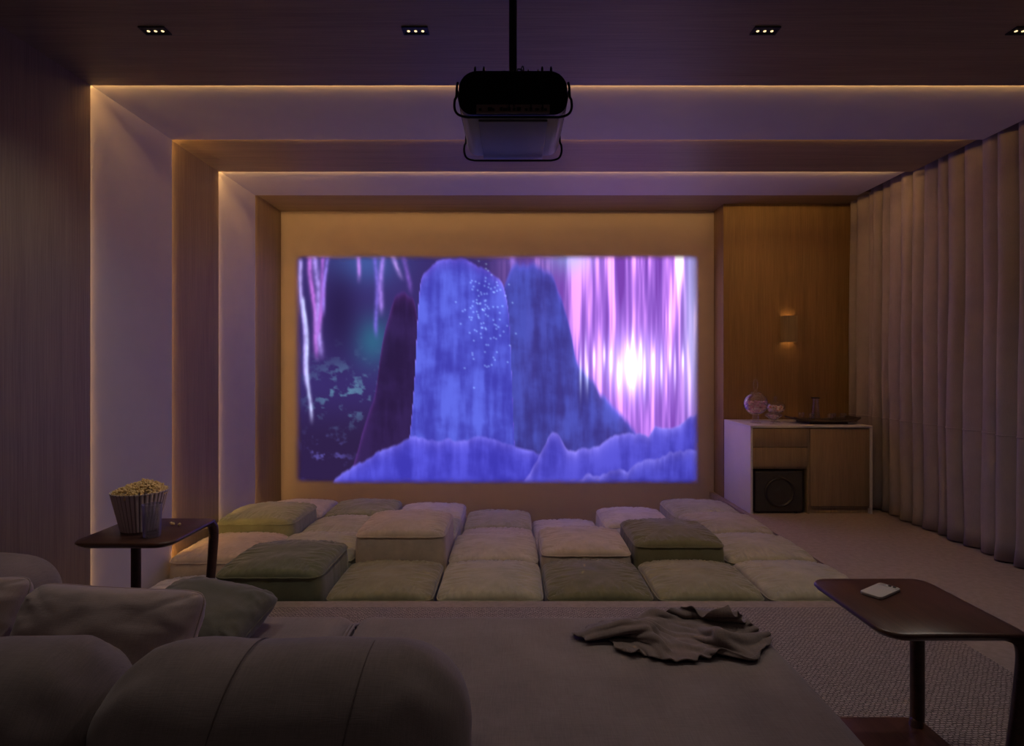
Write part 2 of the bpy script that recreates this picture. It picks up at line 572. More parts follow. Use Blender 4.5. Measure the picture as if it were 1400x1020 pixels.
    for sx, sy in rng.normal((262, 85), (17, 36), (110, 2)):          # glittering specks
        addc((46, 66, 48), np.exp(-((x - sx) ** 2 + (y - sy) ** 2) / 1.6))
    layer([(0, 330), (50, 318), (70, 296), (110, 274), (160, 248), (200, 256), (250, 250), (300, 262), (340, 272), (420, 300), (554, 330)], 16, 103, 3, (48, 42, 150), (86, 84, 214), (50, 44, 40), 1.0)
    layer([(0, 400), (300, 340), (340, 262), (352, 240), (372, 262), (410, 268), (455, 236), (478, 246), (500, 232), (524, 238), (554, 214)], 26, 121, 3, (50, 44, 146), (88, 84, 208), (60, 52, 44), 1.0)
    layer([(0, 400), (360, 330), (400, 300), (450, 292), (500, 276), (554, 262)], 22, 141, 3, (44, 38, 134), (84, 82, 204), (56, 50, 40), 1.0)
    # bright mist and falling sparks above the crags
    addc((80, 105, 90), 0.9 * np.exp(-((x - 462) / 46) ** 2 - ((y - 150) / 38) ** 2))
    addc((110, 120, 110), np.exp(-((x - 462) / 9) ** 2 - ((y - 160) / 30) ** 2))
    for k in range(16):
        sx = 386 + k * 9.6 + rng.normal(0, 2); sy = 128 + rng.random() * 40
        addc((110, 120, 100), np.exp(-((x - sx) / 1.6) ** 2 - ((y - sy) / (14 + 16 * rng.random())) ** 2))
    img = np.clip(img, 0, 255) / 255
    # linear colour, alpha fading out at the edge
    lin = np.where(img <= 0.04045, img / 12.92, ((img + 0.055) / 1.055) ** 2.4)
    e = 14.0
    al = sm(0, e, x) * sm(0, e, W - x) * sm(0, e * 0.8, y) * sm(0, e * 0.8, H - y)
    return lin, al

nx, ny = 420, 238
lin, al = picture(nx, ny)
px0, px1, pz0, pz1 = -2.552, 2.192, 0.085, 2.778
gx = np.linspace(px0, px1, nx); gz = np.linspace(pz1, pz0, ny)
vv = [(a, 6.644, c) for c in gz for a in gx]
ff = [(j * nx + i, (j + 1) * nx + i, (j + 1) * nx + i + 1, j * nx + i + 1) for j in range(ny - 1) for i in range(nx - 1)]
m, nt, b = new_mat('projected_picture')
nt.nodes.remove(b)
att = N(nt, 'ShaderNodeVertexColor'); att.layer_name = 'picture'
em = N(nt, 'ShaderNodeEmission'); em.inputs[1].default_value = SCREEN_GAIN
tr_ = N(nt, 'ShaderNodeBsdfTransparent')
ad = N(nt, 'ShaderNodeMixShader')
nt.links.new(att.outputs['Color'], em.inputs[0])
nt.links.new(att.outputs['Alpha'], ad.inputs[0])
nt.links.new(tr_.outputs[0], ad.inputs[1]); nt.links.new(em.outputs[0], ad.inputs[2])
nt.links.new(ad.outputs[0], nt.nodes['Material Output'].inputs[0])
pic = mesh_obj('projected_picture', vv, ff, m)
ca = pic.data.color_attributes.new('picture', 'FLOAT_COLOR', 'POINT')
buf = np.dstack([lin, al]).reshape(-1).astype(np.float32)
ca.data.foreach_set('color', buf)
tag(pic, 'large glowing blue and violet picture projected on the wall', 'projection')

# ------------------------------------------------------------------ downlights
def downlight(x, y, label, power):
    z = BANDS[0][2]
    e = empty('downlight', (x, y, z))
    tag(e, label, 'ceiling light', 'recessed ceiling downlights')
    bm = bmesh.new()
    w, d, t = 0.066, 0.034, 0.008
    box_bm(bm, -w, w, -d, -d + t, -0.006, 0.0)
    box_bm(bm, -w, w, d - t, d, -0.006, 0.0)
    box_bm(bm, -w, -w + t, -d + t, d - t, -0.006, 0.0)
    box_bm(bm, w - t, w, -d + t, d - t, -0.006, 0.0)
    bm_obj('frame', bm, M['black'], e)
    box('backing', -w + t, w - t, -d + t, d - t, -0.002, -0.0005, M['black'], e)
    for k in (-1, 0, 1):
        lathe('lamp', [(0.0, -0.0045), (0.0065, -0.004), (0.0075, -0.002)], M['downlamp'], e, 16, loc=(k * 0.036, 0.004, 0))
    if power:
        L = bpy.data.lights.new('downlight_beam', 'SPOT')
        L.energy = power * DOWN_GAIN
        L.color = (1.0, 0.86, 0.76)
        L.spot_size = math.radians(120)
        L.spot_blend = 0.9
        L.shadow_soft_size = 0.04
        lo = bpy.data.objects.new('beam', L)
        lo.location = (0, 0, -0.02)
        link(lo, e)
for x, lab in [(-1.813, 'recessed triple downlight nearest the left wall'), (-0.49, 'recessed triple downlight just left of the projector pole'),
               (1.286, 'recessed triple downlight right of the projector'), (2.60, 'recessed triple downlight cut by the right edge of the picture')]:
    downlight(x, 2.89, lab, 2.5 if x < -1.5 else 3.2)
# unseen downlights added behind the viewer to fill the dim foreground with light
for x, lab in ((-1.8, 'added unseen fill downlight over the back of the sofa, at the left wall'), (0.4, 'added unseen fill downlight over the back of the sofa, in the middle'), (2.5, 'added unseen fill downlight over the back of the sofa, at the curtain')):
    downlight(x, 0.2, lab, 0.7)

# ------------------------------------------------------------------ floor cushions in the pit
def pouf(x0, x1, y0, y1, zt, mat, seed, label, h=0.082):
    rng = random.Random(seed)
    cx, cy = (x0 + x1) / 2, (y0 + y1) / 2
    hw, hd = (x1 - x0) / 2 - 0.006, (y1 - y0) / 2 - 0.006
    e = empty('floor_cushion', (cx, cy, PIT))
    tag(e, label, 'floor cushion', 'velvet floor cushions in the sunken pit')
    zl = zt - PIT
    rc = 0.05
    def edge(s):                       # s in 0..4 round the rounded square
        k = int(s) % 4; f = s - int(s)
        u = -1 + 2 * f
        a = math.tan(u * PI / 4)
        x, y = [(a, -1), (1, a), (-a, 1), (-1, -a)][k]
        # superellipse rounding
        q = (abs(x) ** 12 + abs(y) ** 12) ** (1 / 12)
        return x / q, y / q
    # sides
    nS, nH = 120, 9
    vs, fs = [], []
    for j in range(nH + 1):
        f = j / nH
        for i in range(nS):
            x, y = edge(4 * i / nS)
            bul = 0.005 * math.sin(PI * f)
            wr = 0.0035 * fbm(i * 0.55 + seed * 3, f * 1.3, seed) * (0.3 + f)
            tuck = -0.006 * max(0.0, (f - 0.9) / 0.1)
            k = bul + wr + tuck
            vs.append((x * (hw - 0.004) + x * k, y * (hd - 0.004) + y * k, zl * f))
    for j in range(nH):
        for i in range(nS):
            i2 = (i + 1) % nS
            fs.append((j * nS + i, j * nS + i2, (j + 1) * nS + i2, (j + 1) * nS + i))
    fs.append(tuple(range(nS - 1, -1, -1)))
    mesh_obj('side_cover', vs, fs, mat, e, smooth=True)
    # top: pillowed with creases running in from the seam
    n = 72
    vs, fs = [], []
    tx, ty = rng.uniform(-0.25, 0.25), rng.uniform(-0.25, 0.25)
    for j in range(n + 1):
        for i in range(n + 1):
            u = math.sin((-1 + 2 * i / n) * PI / 2 * 0.999) * 0.5 + (-1 + 2 * i / n) * 0.5
            v = math.sin((-1 + 2 * j / n) * PI / 2 * 0.999) * 0.5 + (-1 + 2 * j / n) * 0.5
            mu = max(abs(u), abs(v))
            q = (abs(u) ** 12 + abs(v) ** 12) ** (1 / 12) if mu > 0 else 1
            s = mu / q if mu > 0 else 1
            x, y = u * s, v * s
            du, dv = 1 - abs(u), 1 - abs(v)
            d = min(du, dv)
            dome = (max(0.0, 1 - u * u) * max(0.0, 1 - v * v)) ** 0.42
            al = v if du < dv else u
            blend = 1 / (1 + math.exp(-(du - dv) * 14))
            cr1 = mnoise.noise(Vector((u * 16 + seed, v * 2.4, 0.3))) ; cr2 = mnoise.noise(Vector((v * 16 - seed, u * 2.4, 5.3)))
            cr = cr1 * blend + cr2 * (1 - blend)
            cr = (1 - abs(cr) * 2.2)
            amp = 0.017 * min(1, d / 0.10) * math.exp(-d / 0.42)
            z = h * dome + amp * cr + 0.010 * dome * fbm(u * 1.6 + seed, v * 1.6, seed, 2) + h * 0.15 * dome * (tx * u + ty * v)
            bulge = 0.010 * math.sin(min(1, d / 0.14) * PI) if d < 0.14 else 0
            vs.append((x * (hw - 0.006 + bulge * 0.6), y * (hd - 0.006 + bulge * 0.6), zl + z))
    for j in range(n):
        for i in range(n):
            a = j * (n + 1) + i
            fs.append((a, a + 1, a + n + 2, a + n + 1))
    mesh_obj('top_cover', vs, fs, mat, e, smooth=True)
    path = []
    for i in range(96):
        x, y = edge(4 * i / 96)
        path.append((x * (hw - 0.006), y * (hd - 0.006), zl + 0.0015 * math.sin(i * 1.3 + seed)))
    vs, fs = tube_data(path, 0.0055, 6, closed=True)
    mesh_obj('piping', vs, fs, mat, e, smooth=True)
    return e

CX = [-2.59, -1.89, -1.19, -0.49, 0.21, 0.91, 1.61, 2.31]
RY = [3.545, 4.23, 4.92, 5.61, 6.30]
ROWS = [
    [(-.13, 'pale', 'pale beige'), (.135, 'deepgreen', 'tall dark green'), (-.012, 'olive', 'dull olive'), (-.012, 'straw', 'straw olive'), (-.012, 'darkolive', 'dark olive'), (-.012, 'olive', 'olive'), (-.012, 'straw', 'straw')],
    [(-.01, 'rose', 'warm beige'), (.0, 'sage', 'sage olive'), (.185, 'rose', 'tallest warm beige'), (-.012, 'beige', 'beige'), (.045, 'rose', 'rosy beige'), (.11, 'darkolive', 'tall dark olive'), (-.012, 'straw', 'pale straw')],
    [(.09, 'green', 'tall grey green'), (-.04, 'sage', 'sage'), (-.05, 'sage', 'pale sage'), (-.16, 'beige', 'low beige'), (-.25, 'pale', 'low pale'), (-.16, 'sage', 'low sage'), (-.012, 'straw', 'grey straw')],
    [(-.04, 'pale', 'pale beige'), (-.04, 'green', 'grey green'), (-.08, 'pale', 'whitish'), (-.16, 'sage', 'pale sage'), (-.26, 'pale', 'lowest whitish'), (-.13, 'pale', 'whitish'), (-.04, 'sage', 'pale green')],
]
CORD = ['leftmost', 'second from left', 'third from left', 'middle one', 'third from right', 'second from right', 'rightmost']
RNAME = ['in the row nearest the sofa', 'in the second row', 'in the third row', 'in the row below the picture']
for r in range(4):
    for c in range(7):
        zt, mk, ad_ = ROWS[r][c]
        x0 = CX[c] + (0.03 if c == 0 and r == 0 else 0.0)
        pouf(x0, CX[c + 1], RY[r], RY[r + 1], zt, M['v_' + mk], r * 7 + c + 1,
             '%s velvet floor cushion, %s %s' % (ad_, CORD[c], RNAME[r]))

# ------------------------------------------------------------------ curtain
def curtain():
    y0, y1 = 0.2, 6.32
    z0, z1 = 0.012, 3.47
    nu, nv = 1100, 26
    rng = random.Random(3)
    # irregular pleat phase
    ph = []; p = 0.0; k = 0
    freq = 0.16
    cuts = [0.0]
    while cuts[-1] < 8:
        cuts.append(cuts[-1] + rng.uniform(0.095, 0.19))
    depth = [rng.uniform(0.65, 1.15) for _ in cuts]
    skew = [rng.uniform(-0.22, 0.22) for _ in cuts]
    def wave(s):
        i = 0
        while cuts[i + 1] < s:
            i += 1
        f = (s - cuts[i]) / (cuts[i + 1] - cuts[i])
        f = min(max(f + skew[i] * math.sin(PI * f) * 0.6, 0), 1)
        d = depth[i] * math.sin(PI * f) ** 0.75
        return 0.5 - d
    vs, fs = [], []
    for j in range(nv + 1):
        f = j / nv
        for i in range(nu + 1):
            s = (y1 - y0) * i / nu
            y = y0 + s
            mean = 3.710 + 0.06 * max(0, (y - 4.6) / 1.7)
            low = 1 - f
            amp = 0.180 * (0.70 + 0.30 * low)
            dy = 0.018 * fbm(s * 2.2, f * 1.5, 4) * (0.4 + low)
            x = mean + amp * 0.62 * wave(s + 0.035 * fbm(f * 1.2, s * 0.7, 2) * low)
            x += 0.010 * fbm(s * 5, f * 2.6, 7)
            x -= 0.022 * max(0, (0.05 - f) / 0.05) * (0.6 + 0.6 * fbm(s * 6, 0, 3))
            z = z0 + (z1 - z0) * f
            vs.append((x, y + dy, z))
    for j in range(nv):
        for i in range(nu):
            a = j * (nu + 1) + i
            fs.append((a, a + nu + 1, a + nu + 2, a + 1))
    e = empty('curtain', (3.70, 3.2, 0))
    tag(e, 'floor to ceiling mauve grey pleated curtain along the right wall', 'curtain')
    o = mesh_obj('cloth', vs, fs, M['curtain'], e, smooth=True)
    o.location = (-3.70, -3.2, 0)
    mod = o.modifiers.new('thickness', 'SOLIDIFY'); mod.thickness = 0.004
    # stitched join at waist height
    jz = 0.945
    j = (jz - z0) / (z1 - z0) * nv
    ja = int(j); fr = j - ja
    path = []
    for i in range(0, nu + 1):
        a = Vector(vs[ja * (nu + 1) + i]); b_ = Vector(vs[(ja + 1) * (nu + 1) + i])
        p = a.lerp(b_, fr); p.x -= 0.003
        path.append(p)
    v2, f2 = [], []
    for p in path:
        for dz, dx in ((-0.006, 0.002), (-0.003, -0.003), (0.003, -0.003), (0.006, 0.002)):
            v2.append((p.x + dx, p.y, p.z + dz))
    for i in range(len(path) - 1):
        for q in range(3):
            f2.append((i * 4 + q, i * 4 + q + 1, i * 4 + q + 5, i * 4 + q + 4))
    o = mesh_obj('stitched_join', v2, f2, M['curtain'], e, smooth=True)
    o.location = (-3.70, -3.2, 0)
    o = box('track', 3.62, 3.90, 0.2, 6.3, 3.475, 3.499, M['white_lac'], e)
    o.location = (-3.70, -3.2, 0)
curtain()

# ------------------------------------------------------------------ cabinet
def cabinet():
    X0, X1, Y0, Y1, H = 2.366, 3.575, 5.64, 6.345, 0.877
    e = empty('cabinet', ((X0 + X1) / 2, (Y0 + Y1) / 2, 0))
    tag(e, 'white cased cabinet with oak drawers and door against the honey oak wall', 'cabinet')
    off = (-(X0 + X1) / 2, -(Y0 + Y1) / 2, 0)
    def p(o):
        o.location = off; return o
    t = 0.022
    p(box('top_panel', X0, X1, Y0, Y1, H - t, H, M['white_lac'], e, 0.002))
    p(box('side_panel', X0, X0 + t, Y0, Y1, 0.0, H - t, M['white_lac'], e, 0.001))
    p(box('side_panel', X1 - t, X1, Y0, Y1, 0.0, H - t, M['white_lac'], e, 0.001))
    xm = X0 + 0.585
    p(box('back_panel', X0 + t, X1 - t, Y1 - 0.02, Y1, 0.0, H - t, M['cab_wood'], e))
    p(box('divider', xm - 0.016, xm + 0.004, Y0 + 0.012, Y1 - 0.02, 0.0, H - t, M['cab_wood'], e))
    p(box('shelf', X0 + t, xm - 0.016, Y0 + 0.03, Y1 - 0.02, 0.445, 0.463, M['cab_wood'], e))
    p(box('bottom_panel', xm + 0.004, X1 - t, Y0 + 0.02, Y1 - 0.02, 0.055, 0.075, M['cab_wood'], e))
    p(box('plinth', xm + 0.004, X1 - t, Y0 + 0.04, Y0 + 0.06, 0.0, 0.055, M['cab_wood'], e))
    p(box('drawer', X0 + t + 0.005, xm - 0.019, Y0 + 0.006, Y0 + 0.5, 0.665, H - t - 0.010, M['cab_wood'], e, 0.002))
    p(box('drawer', X0 + t + 0.005, xm - 0.019, Y0 + 0.006, Y0 + 0.5, 0.468, 0.658, M['cab_wood'], e, 0.002))
    p(box('door', xm + 0.010, X1 - t - 0.005, Y0 + 0.006, Y0 + 0.026, 0.078, H - t - 0.010, M['cab_wood'], e, 0.002))
    return X0, X1, Y0, H
CAB = cabinet()

def subwoofer():
    x, y = 2.66, 5.66
    w, h, d = 0.475, 0.42, 0.42
    e = empty('subwoofer', (x, y, 0))
    tag(e, 'black cube subwoofer in the open bay of the cabinet', 'speaker')
    box('enclosure', -w / 2, w / 2, 0.0, d, 0.014, h, M['speaker'], e, 0.014, 3)
    o = lathe('surround', [(0.150, 0.0), (0.148, 0.012), (0.138, 0.018), (0.128, 0.012), (0.124, 0.0)], M['speaker_cone'], e, 48, loc=(0, 0.0, h / 2 + 0.005))
    o.rotation_euler = (PI / 2, 0, 0)
    o = lathe('cone', [(0.124, 0.003), (0.07, 0.0015), (0.045, 0.004), (0.03, 0.009), (0.0, 0.012)], M['speaker'], e, 48, loc=(0, 0.0, h / 2 + 0.005))
    o.rotation_euler = (PI / 2, 0, 0)
    for sx in (-1, 1):
        for sy in (0.05, d - 0.05):
            lathe('foot', [(0.0, 0.0), (0.018, 0.0), (0.018, 0.014), (0.0, 0.014)], M['speaker'], e, 14, loc=(sx * (w / 2 - 0.05), sy, 0))
subwoofer()

def sweets(name, n, R, zlo, zhi, fy, mats, label, loc, seed, rad=0.011):
    """loose sweets piled inside a bowl of profile fy(z)->radius: countless, one object"""
    rng = random.Random(seed)
    bm = bmesh.new()
    for k in range(n):
        z = rng.uniform(zlo, zhi)
        a = rng.uniform(0, 2 * PI)
        r = fy(z) * math.sqrt(rng.random())
        s = rad * rng.uniform(0.8, 1.15)
        rr = bmesh.ops.create_icosphere(bm, subdivisions=1, radius=s)
        fs = set()
        for v in rr['verts']:
            v.co += Vector((r * math.cos(a), r * math.sin(a), z))
            fs.update(v.link_faces)
        mi = rng.randrange(len(mats))
        for f in fs:
            f.material_index = mi; f.smooth = True
    me = bpy.data.meshes.new(name); bm.to_mesh(me); bm.free()
    for m_ in mats:
        me.materials.append(m_)
    o = bpy.data.objects.new(name, me); o.location = loc
    link(o)
    tag(o, label, 'sweets', kind='stuff')

def glass_jars():
    H = CAB[3]
    # big round jar on a foot
    L = (2.535, 5.92, H)
    e = empty('candy_jar', L)
    tag(e, 'largest round footed glass jar with tall looped stopper on the white cabinet', 'jar')
    R = 0.122; zc = 0.205
    prof = [(0.0, 0.0), (0.055, 0.0), (0.055, 0.006), (0.032, 0.012), (0.030, 0.08), (0.036, 0.088)]
    a0 = -math.acos(0.0)
    outer = [(R * math.cos(t), zc + R * math.sin(t)) for t in np.linspace(-1.26, 1.12, 22)]
    inner = [((R - 0.004) * math.cos(t), zc + (R - 0.004) * math.sin(t)) for t in np.linspace(1.12, -PI / 2, 24)]
    inner[-1] = (0.0, zc - R + 0.004)
    lathe('bowl', prof + outer + inner, M['glass'], e, 48)
    lathe('lid', [(0.0, zc + 0.1125), (0.052, zc + 0.1125), (0.050, zc + 0.118), (0.02, zc + 0.128), (0.014, zc + 0.135), (0.0, zc + 0.137)], M['glass'], e, 32)
    pts = [(0.022 * math.sin(t), 0, zc + 0.185 - 0.050 * math.cos(t) * (1 + 0.35 * (math.cos(t) < 0))) for t in np.linspace(0, 2 * PI, 29)[:-1]]
    tube('loop_handle', pts, 0.005, M['glass'], e, 8, closed=True)
    sweets('pink_sweets', 230, R, zc - 0.095, zc + 0.02, lambda z: max(0.0, math.sqrt(max(0, (R - 0.017) ** 2 - (z - zc) ** 2))), [M['candy_pink'], M['candy_white'], M['candy_pink']],
           'pink and white sweets filling the largest round jar', L, 4)
    # small martini shaped jar
    L = (2.655, 5.78, H)
    e = empty('candy_jar', L)
    tag(e, 'smallest cone shaped glass jar in front of the two larger jars', 'jar')
    cone = [(0.0, 0.0), (0.036, 0.0), (0.036, 0.005), (0.008, 0.012), (0.007, 0.03), (0.02, 0.04), (0.083, 0.088), (0.080, 0.100), (0.042, 0.122), (0.036, 0.128)]
    coni = [(0.033, 0.126), (0.039, 0.119), (0.076, 0.098), (0.079, 0.089), (0.018, 0.043), (0.0, 0.041)]
    lathe('bowl', cone + coni, M['glass'], e, 40)
    lathe('lid', [(0.0, 0.129), (0.038, 0.129), (0.036, 0.140), (0.018, 0.165), (0.006, 0.172), (0.012, 0.186), (0.0, 0.197)], M['glass'], e, 32)
    sweets('rosy_sweets', 70, 0.07, 0.062, 0.090, lambda z: max(0.0, (z - 0.048) * 1.25), [M['candy_white'], M['candy_pink']],
           'rosy sweets in the smallest cone shaped jar', L, 5, 0.009)
    # lidded bowl
    L = (2.775, 5.99, H)
    e = empty('candy_jar', L)
    tag(e, 'squat lidded glass bowl on a stem beside the tray', 'jar')
    o_ = [(0.0, 0.0), (0.05, 0.0), (0.05, 0.006), (0.014, 0.014), (0.012, 0.085), (0.03, 0.095), (0.075, 0.115), (0.098, 0.150), (0.096, 0.180), (0.088, 0.190)]
    i_ = [(0.084, 0.188), (0.092, 0.179), (0.094, 0.151), (0.072, 0.119), (0.028, 0.099), (0.0, 0.097)]
    lathe('bowl', o_ + i_, M['glass'], e, 44)
    lathe('lid', [(0.0, 0.191), (0.090, 0.191), (0.088, 0.197), (0.05, 0.215), (0.014, 0.222), (0.008, 0.240), (0.016, 0.256), (0.012, 0.272), (0.0, 0.280)], M['glass'], e, 40)
    sweets('mixed_sweets', 110, 0.09, 0.118, 0.172, lambda z: 0.066 if z < 0.13 else 0.078, [M['candy_white'], M['candy_orange'], M['candy_white'], M['candy_pink']],
           'cream and orange sweets in the squat lidded bowl', L, 6, 0.012)
glass_jars()

def tray_set():
    H = CAB[3]
    L = (3.225, 5.92, H)
    e = empty('serving_tray', L)
    tag(e, 'dark wooden serving tray with raised ends on the cabinet', 'tray')
    box('foot', -0.20, 0.19, -0.14, 0.14, 0.0, 0.022, M['tray'], e, 0.004)
    bm = bmesh.new()
    # shallow dished board
    n = 40
    vs, fs = [], []
    for j in range(9):
        for i in range(n + 1):
            u = -1 + 2 * i / n; v = -1 + 2 * j / 8
            q = (1 - abs(u) ** 6 * 0.35)
            vs.append((u * 0.335, v * 0.17 * q, 0.032 + 0.035 * abs(u) ** 4 + 0.006 * abs(v) ** 3))
    for j in range(8):
        for i in range(n):
            a = j * (n + 1) + i
            fs.append((a, a + 1, a + n + 2, a + n + 1))
    o = mesh_obj('board', vs, fs, M['tray'], e, smooth=True)
    md = o.modifiers.new('thick', 'SOLIDIFY'); md.thickness = 0.014; md.offset = -1
    zt = H + 0.033
    d = empty('decanter', (L[0] - 0.045, L[1] + 0.04, zt))
    tag(d, 'slim clear glass decanter standing on the dark tray', 'decanter')
    lathe('body', [(0.0, 0.0), (0.045, 0.0), (0.048, 0.01), (0.040, 0.08), (0.032, 0.15), (0.030, 0.20), (0.034, 0.222), (0.031, 0.222), (0.027, 0.20), (0.029, 0.15), (0.037, 0.08), (0.044, 0.012), (0.0, 0.006)], M['glass'], d, 36)
    lathe('stopper', [(0.0, 0.223), (0.044, 0.223), (0.044, 0.231), (0.0, 0.233)], M['black'], d, 32)
    lathe('drink', [(0.0, 0.007), (0.042, 0.013), (0.036, 0.075), (0.0, 0.075)], M['water'], d, 32)
    spots = [(-0.225, -0.02, 'small clear tumbler at the jar end of the dark tray'), (-0.14, -0.07, 'small clear tumbler just before the decanter on the tray'),
             (0.045, -0.08, 'small clear tumbler right of the decanter, nearest it'), (0.115, 0.0, 'small clear tumbler second right of the decanter'),
             (0.185, -0.06, 'small clear tumbler at the curtain end of the dark tray')]
    for x, y, lab in spots:
        z = H + 0.033 + 0.035 * abs(x / 0.335) ** 4 + 0.007
        g = lathe('tumbler', [(0.0, 0.0), (0.026, 0.0), (0.030, 0.064), (0.0275, 0.064), (0.024, 0.007), (0.0, 0.007)], M['glass'], None, 28, loc=(L[0] + x, L[1] + y, z))
        tag(g, lab, 'glass', 'tumblers on the tray')
tray_set()

# ------------------------------------------------------------------ wall lamp
def sconce():
    e = empty('wall_lamp', (3.07, 6.349, 1.88))
    tag(e, 'small oak box wall lamp shining up and down on the honey oak wall', 'wall lamp')
    w, h, d = 0.075, 0.145, 0.09
    bm = bmesh.new()
    t = 0.008
    box_bm(bm, -w, w, -d, -d + t, -h, h)
    box_bm(bm, -w, -w + t, -d + t, 0, -h, h)
    box_bm(bm, w - t, w, -d + t, 0, -h, h)
    bm_obj('shade', bm, M['wood_wall'], e)
    box('back_plate', -w + t, w - t, -0.008, -0.0005, -h + 0.01, h - 0.01, M['black'], e)
    lm = emit('sconce_lamp', (1.0, 0.50, 0.14), 7.0)
    box('lamp', -w + 0.015, w - 0.015, -d + 0.02, -0.02, h - 0.045, h - 0.035, lm, e)
    box('lamp', -w + 0.015, w - 0.015, -d + 0.02, -0.02, -h + 0.035, -h + 0.045, lm, e)
sconce()

# ------------------------------------------------------------------ projector
def projector():
    X, Y, Z = 0.004, 2.18, 2.42
    e = empty('projector', (X, Y, Z))
    tag(e, 'grey and black ceiling projector hanging from a black pole in a wire cage', 'projector')
    w, h, d = 0.208, 0.166, 0.45
    bm = bmesh.new()
    def ring(y, hw, z0, z1, r, n=8):
        pts = []
        for cx, cz, a0 in ((hw - r, z1 - r, 0), (-hw + r, z1 - r, PI / 2), (-hw + r * 0.75, z0 + r * 0.75, PI), (hw - r * 0.75, z0 + r * 0.75, 1.5 * PI)):
            rr = r if cz > (z0 + z1) / 2 else r * 0.75
            for k in range(n + 1):
                a = a0 + PI / 2 * k / n
                pts.append(bm.verts.new((cx + rr * math.cos(a), y, cz + rr * math.sin(a))))
        return pts
    rings = [ring(0.03, w - 0.008, 0.004, h - 0.004, 0.062), ring(0.036, w - 0.002, 0.0, h, 0.066), ring(d - 0.03, w - 0.002, 0.0, h, 0.066), ring(d, w - 0.02, 0.012, h - 0.012, 0.06)]
    for a, b_ in zip(rings[:-1], rings[1:]):
        for i in range(len(a)):
            j = (i + 1) % len(a)
            bm.faces.new((a[i], a[j], b_[j], b_[i]))
    bm.faces.new(rings[0]); bm.faces.new(rings[-1])
    bm_obj('housing', bm, M['proj_grey'], e, True)
    bm = bmesh.new()
    rr = [ring(-0.004, w - 0.006, 0.006, h - 0.002, 0.066), ring(0.0, w, 0.0, h + 0.002, 0.07), ring(0.032, w, 0.0, h + 0.002, 0.07)]
    for a, b_ in zip(rr[:-1], rr[1:]):
        for i in range(len(a)):
            j = (i + 1) % len(a)
            bm.faces.new((a[i], a[j], b_[j], b_[i]))
    bm.faces.new(rr[0]); bm.faces.new(rr[-1])
    bm_obj('rear_cover', bm, M['black'], e, True)
    box('base_plate', -0.135, 0.135, 0.04, d - 0.01, -0.010, 0.001, M['proj_base'], e, 0.003)
    pp = box('port_panel', -0.140, 0.140, -0.009, -0.003, 0.002, 0.036, M['proj_port'], e, 0.002)
    xs = [-0.125, -0.088, -0.076, -0.045, -0.03, -0.015, 0.004, 0.022, 0.05, 0.068, 0.092, 0.112, 0.124]
    for i, x in enumerate(xs):
        s = 0.005 + 0.003 * (i % 3 == 1)
        box('socket', x - s, x + s, -0.013, -0.008, 0.011, 0.019 + 0.004 * (i % 2), M['chrome_dark'], pp)
    # lens at the front
    o = lathe('lens', [(0.0, 0.0), (0.055, 0.0), (0.055, 0.03), (0.046, 0.035), (0.040, 0.022), (0.0, 0.028)], M['phone_glass'], e, 36, loc=(0.06, d - 0.004, h / 2))
    o.rotation_euler = (-PI / 2, 0, 0)
    # wire cage: one loop round the rear, one round the front, rods on top
    k = 0.214
    def loop(y, dz, name):
        pts = [(-k + 0.004, y, 0.118), (-k, y, 0.10), (-k - 0.002, y, 0.064), (-k - 0.008, y, 0.05), (-k - 0.009, y, 0.02), (-k + 0.002, y, -0.002 + dz), (-k + 0.03, y, -0.013 + dz), (-k + 0.08, y, -0.015 + dz)]
        full = pts + [(-a, b_, c) for a, b_, c in reversed(pts)]
        tube(name, smooth_path(full, 5), 0.0048, M['black'], e, 8)
    loop(-0.012, 0.0, 'cage_loop')
    loop(d - 0.02, -0.004, 'cage_loop')
    for sx in (-1, 1):
        tube('cage_rail', [(sx * (k - 0.002), -0.012, 0.085), (sx * (k - 0.001), d * 0.5, 0.085), (sx * (k - 0.002), d - 0.02, 0.085)], 0.004, M['black'], e, 8)
    for x in (-0.147, -0.113, 0.113, 0.147):
        tube('top_pin', [(x, 0.02, h - 0.01), (x, 0.02, h + 0.020), (x, 0.02, h + 0.028)], [0.0045, 0.0045, 0.003], M['black'], e, 8)
    box('mount_plate', -0.16, 0.16, 0.10, 0.34, h, h + 0.008, M['black'], e, 0.002)
    ztop = BANDS[0][2] - Z
    tube('pole', [(0, 0.215, h + 0.004), (0, 0.215, h + 0.2), (0, 0.215, ztop - 0.001)], 0.0165, M['black'], e, 20)
    lathe('ceiling_flange', [(0.0, ztop - 0.014), (0.06, ztop - 0.014), (0.062, ztop - 0.001), (0.0, ztop - 0.001)], M['black'], e, 36, loc=(0, 0.215, 0))
    for x0, x1, hh in ((-0.035, -0.012, 0.024), (0.018, 0.055, 0.034), (0.03, 0.062, 0.018), (0.04, 0.028, 0.045)):
        tube('cable', smooth_path([(x0, 0.0, h - 0.01), (x0, 0.03, h + hh * 0.7), ((x0 + x1) / 2, 0.06, h + hh), (x1, 0.09, h + 0.01), (x1, 0.12, h - 0.004)], 5), 0.0028, M['black'], e, 6)
    for x in (-0.015, 0.004, 0.068, 0.112):
        tube('cable', smooth_path([(x, -0.011, 0.016), (x, -0.024, 0.03), (x * 0.96, -0.02, 0.075), (x * 0.9, -0.008, 0.12), (x * 0.85, -0.006, h + 0.004)], 5), 0.0022, M['black'], e, 6)
projector()

# ------------------------------------------------------------------ rug
rg = box('rug', -2.35, 2.366, 0.5, 3.42, 0.0005, 0.012, M['rug'], None, 0.004)
tag(rg, 'mauve beige chunky woven rug under the sofa and side table', 'rug')

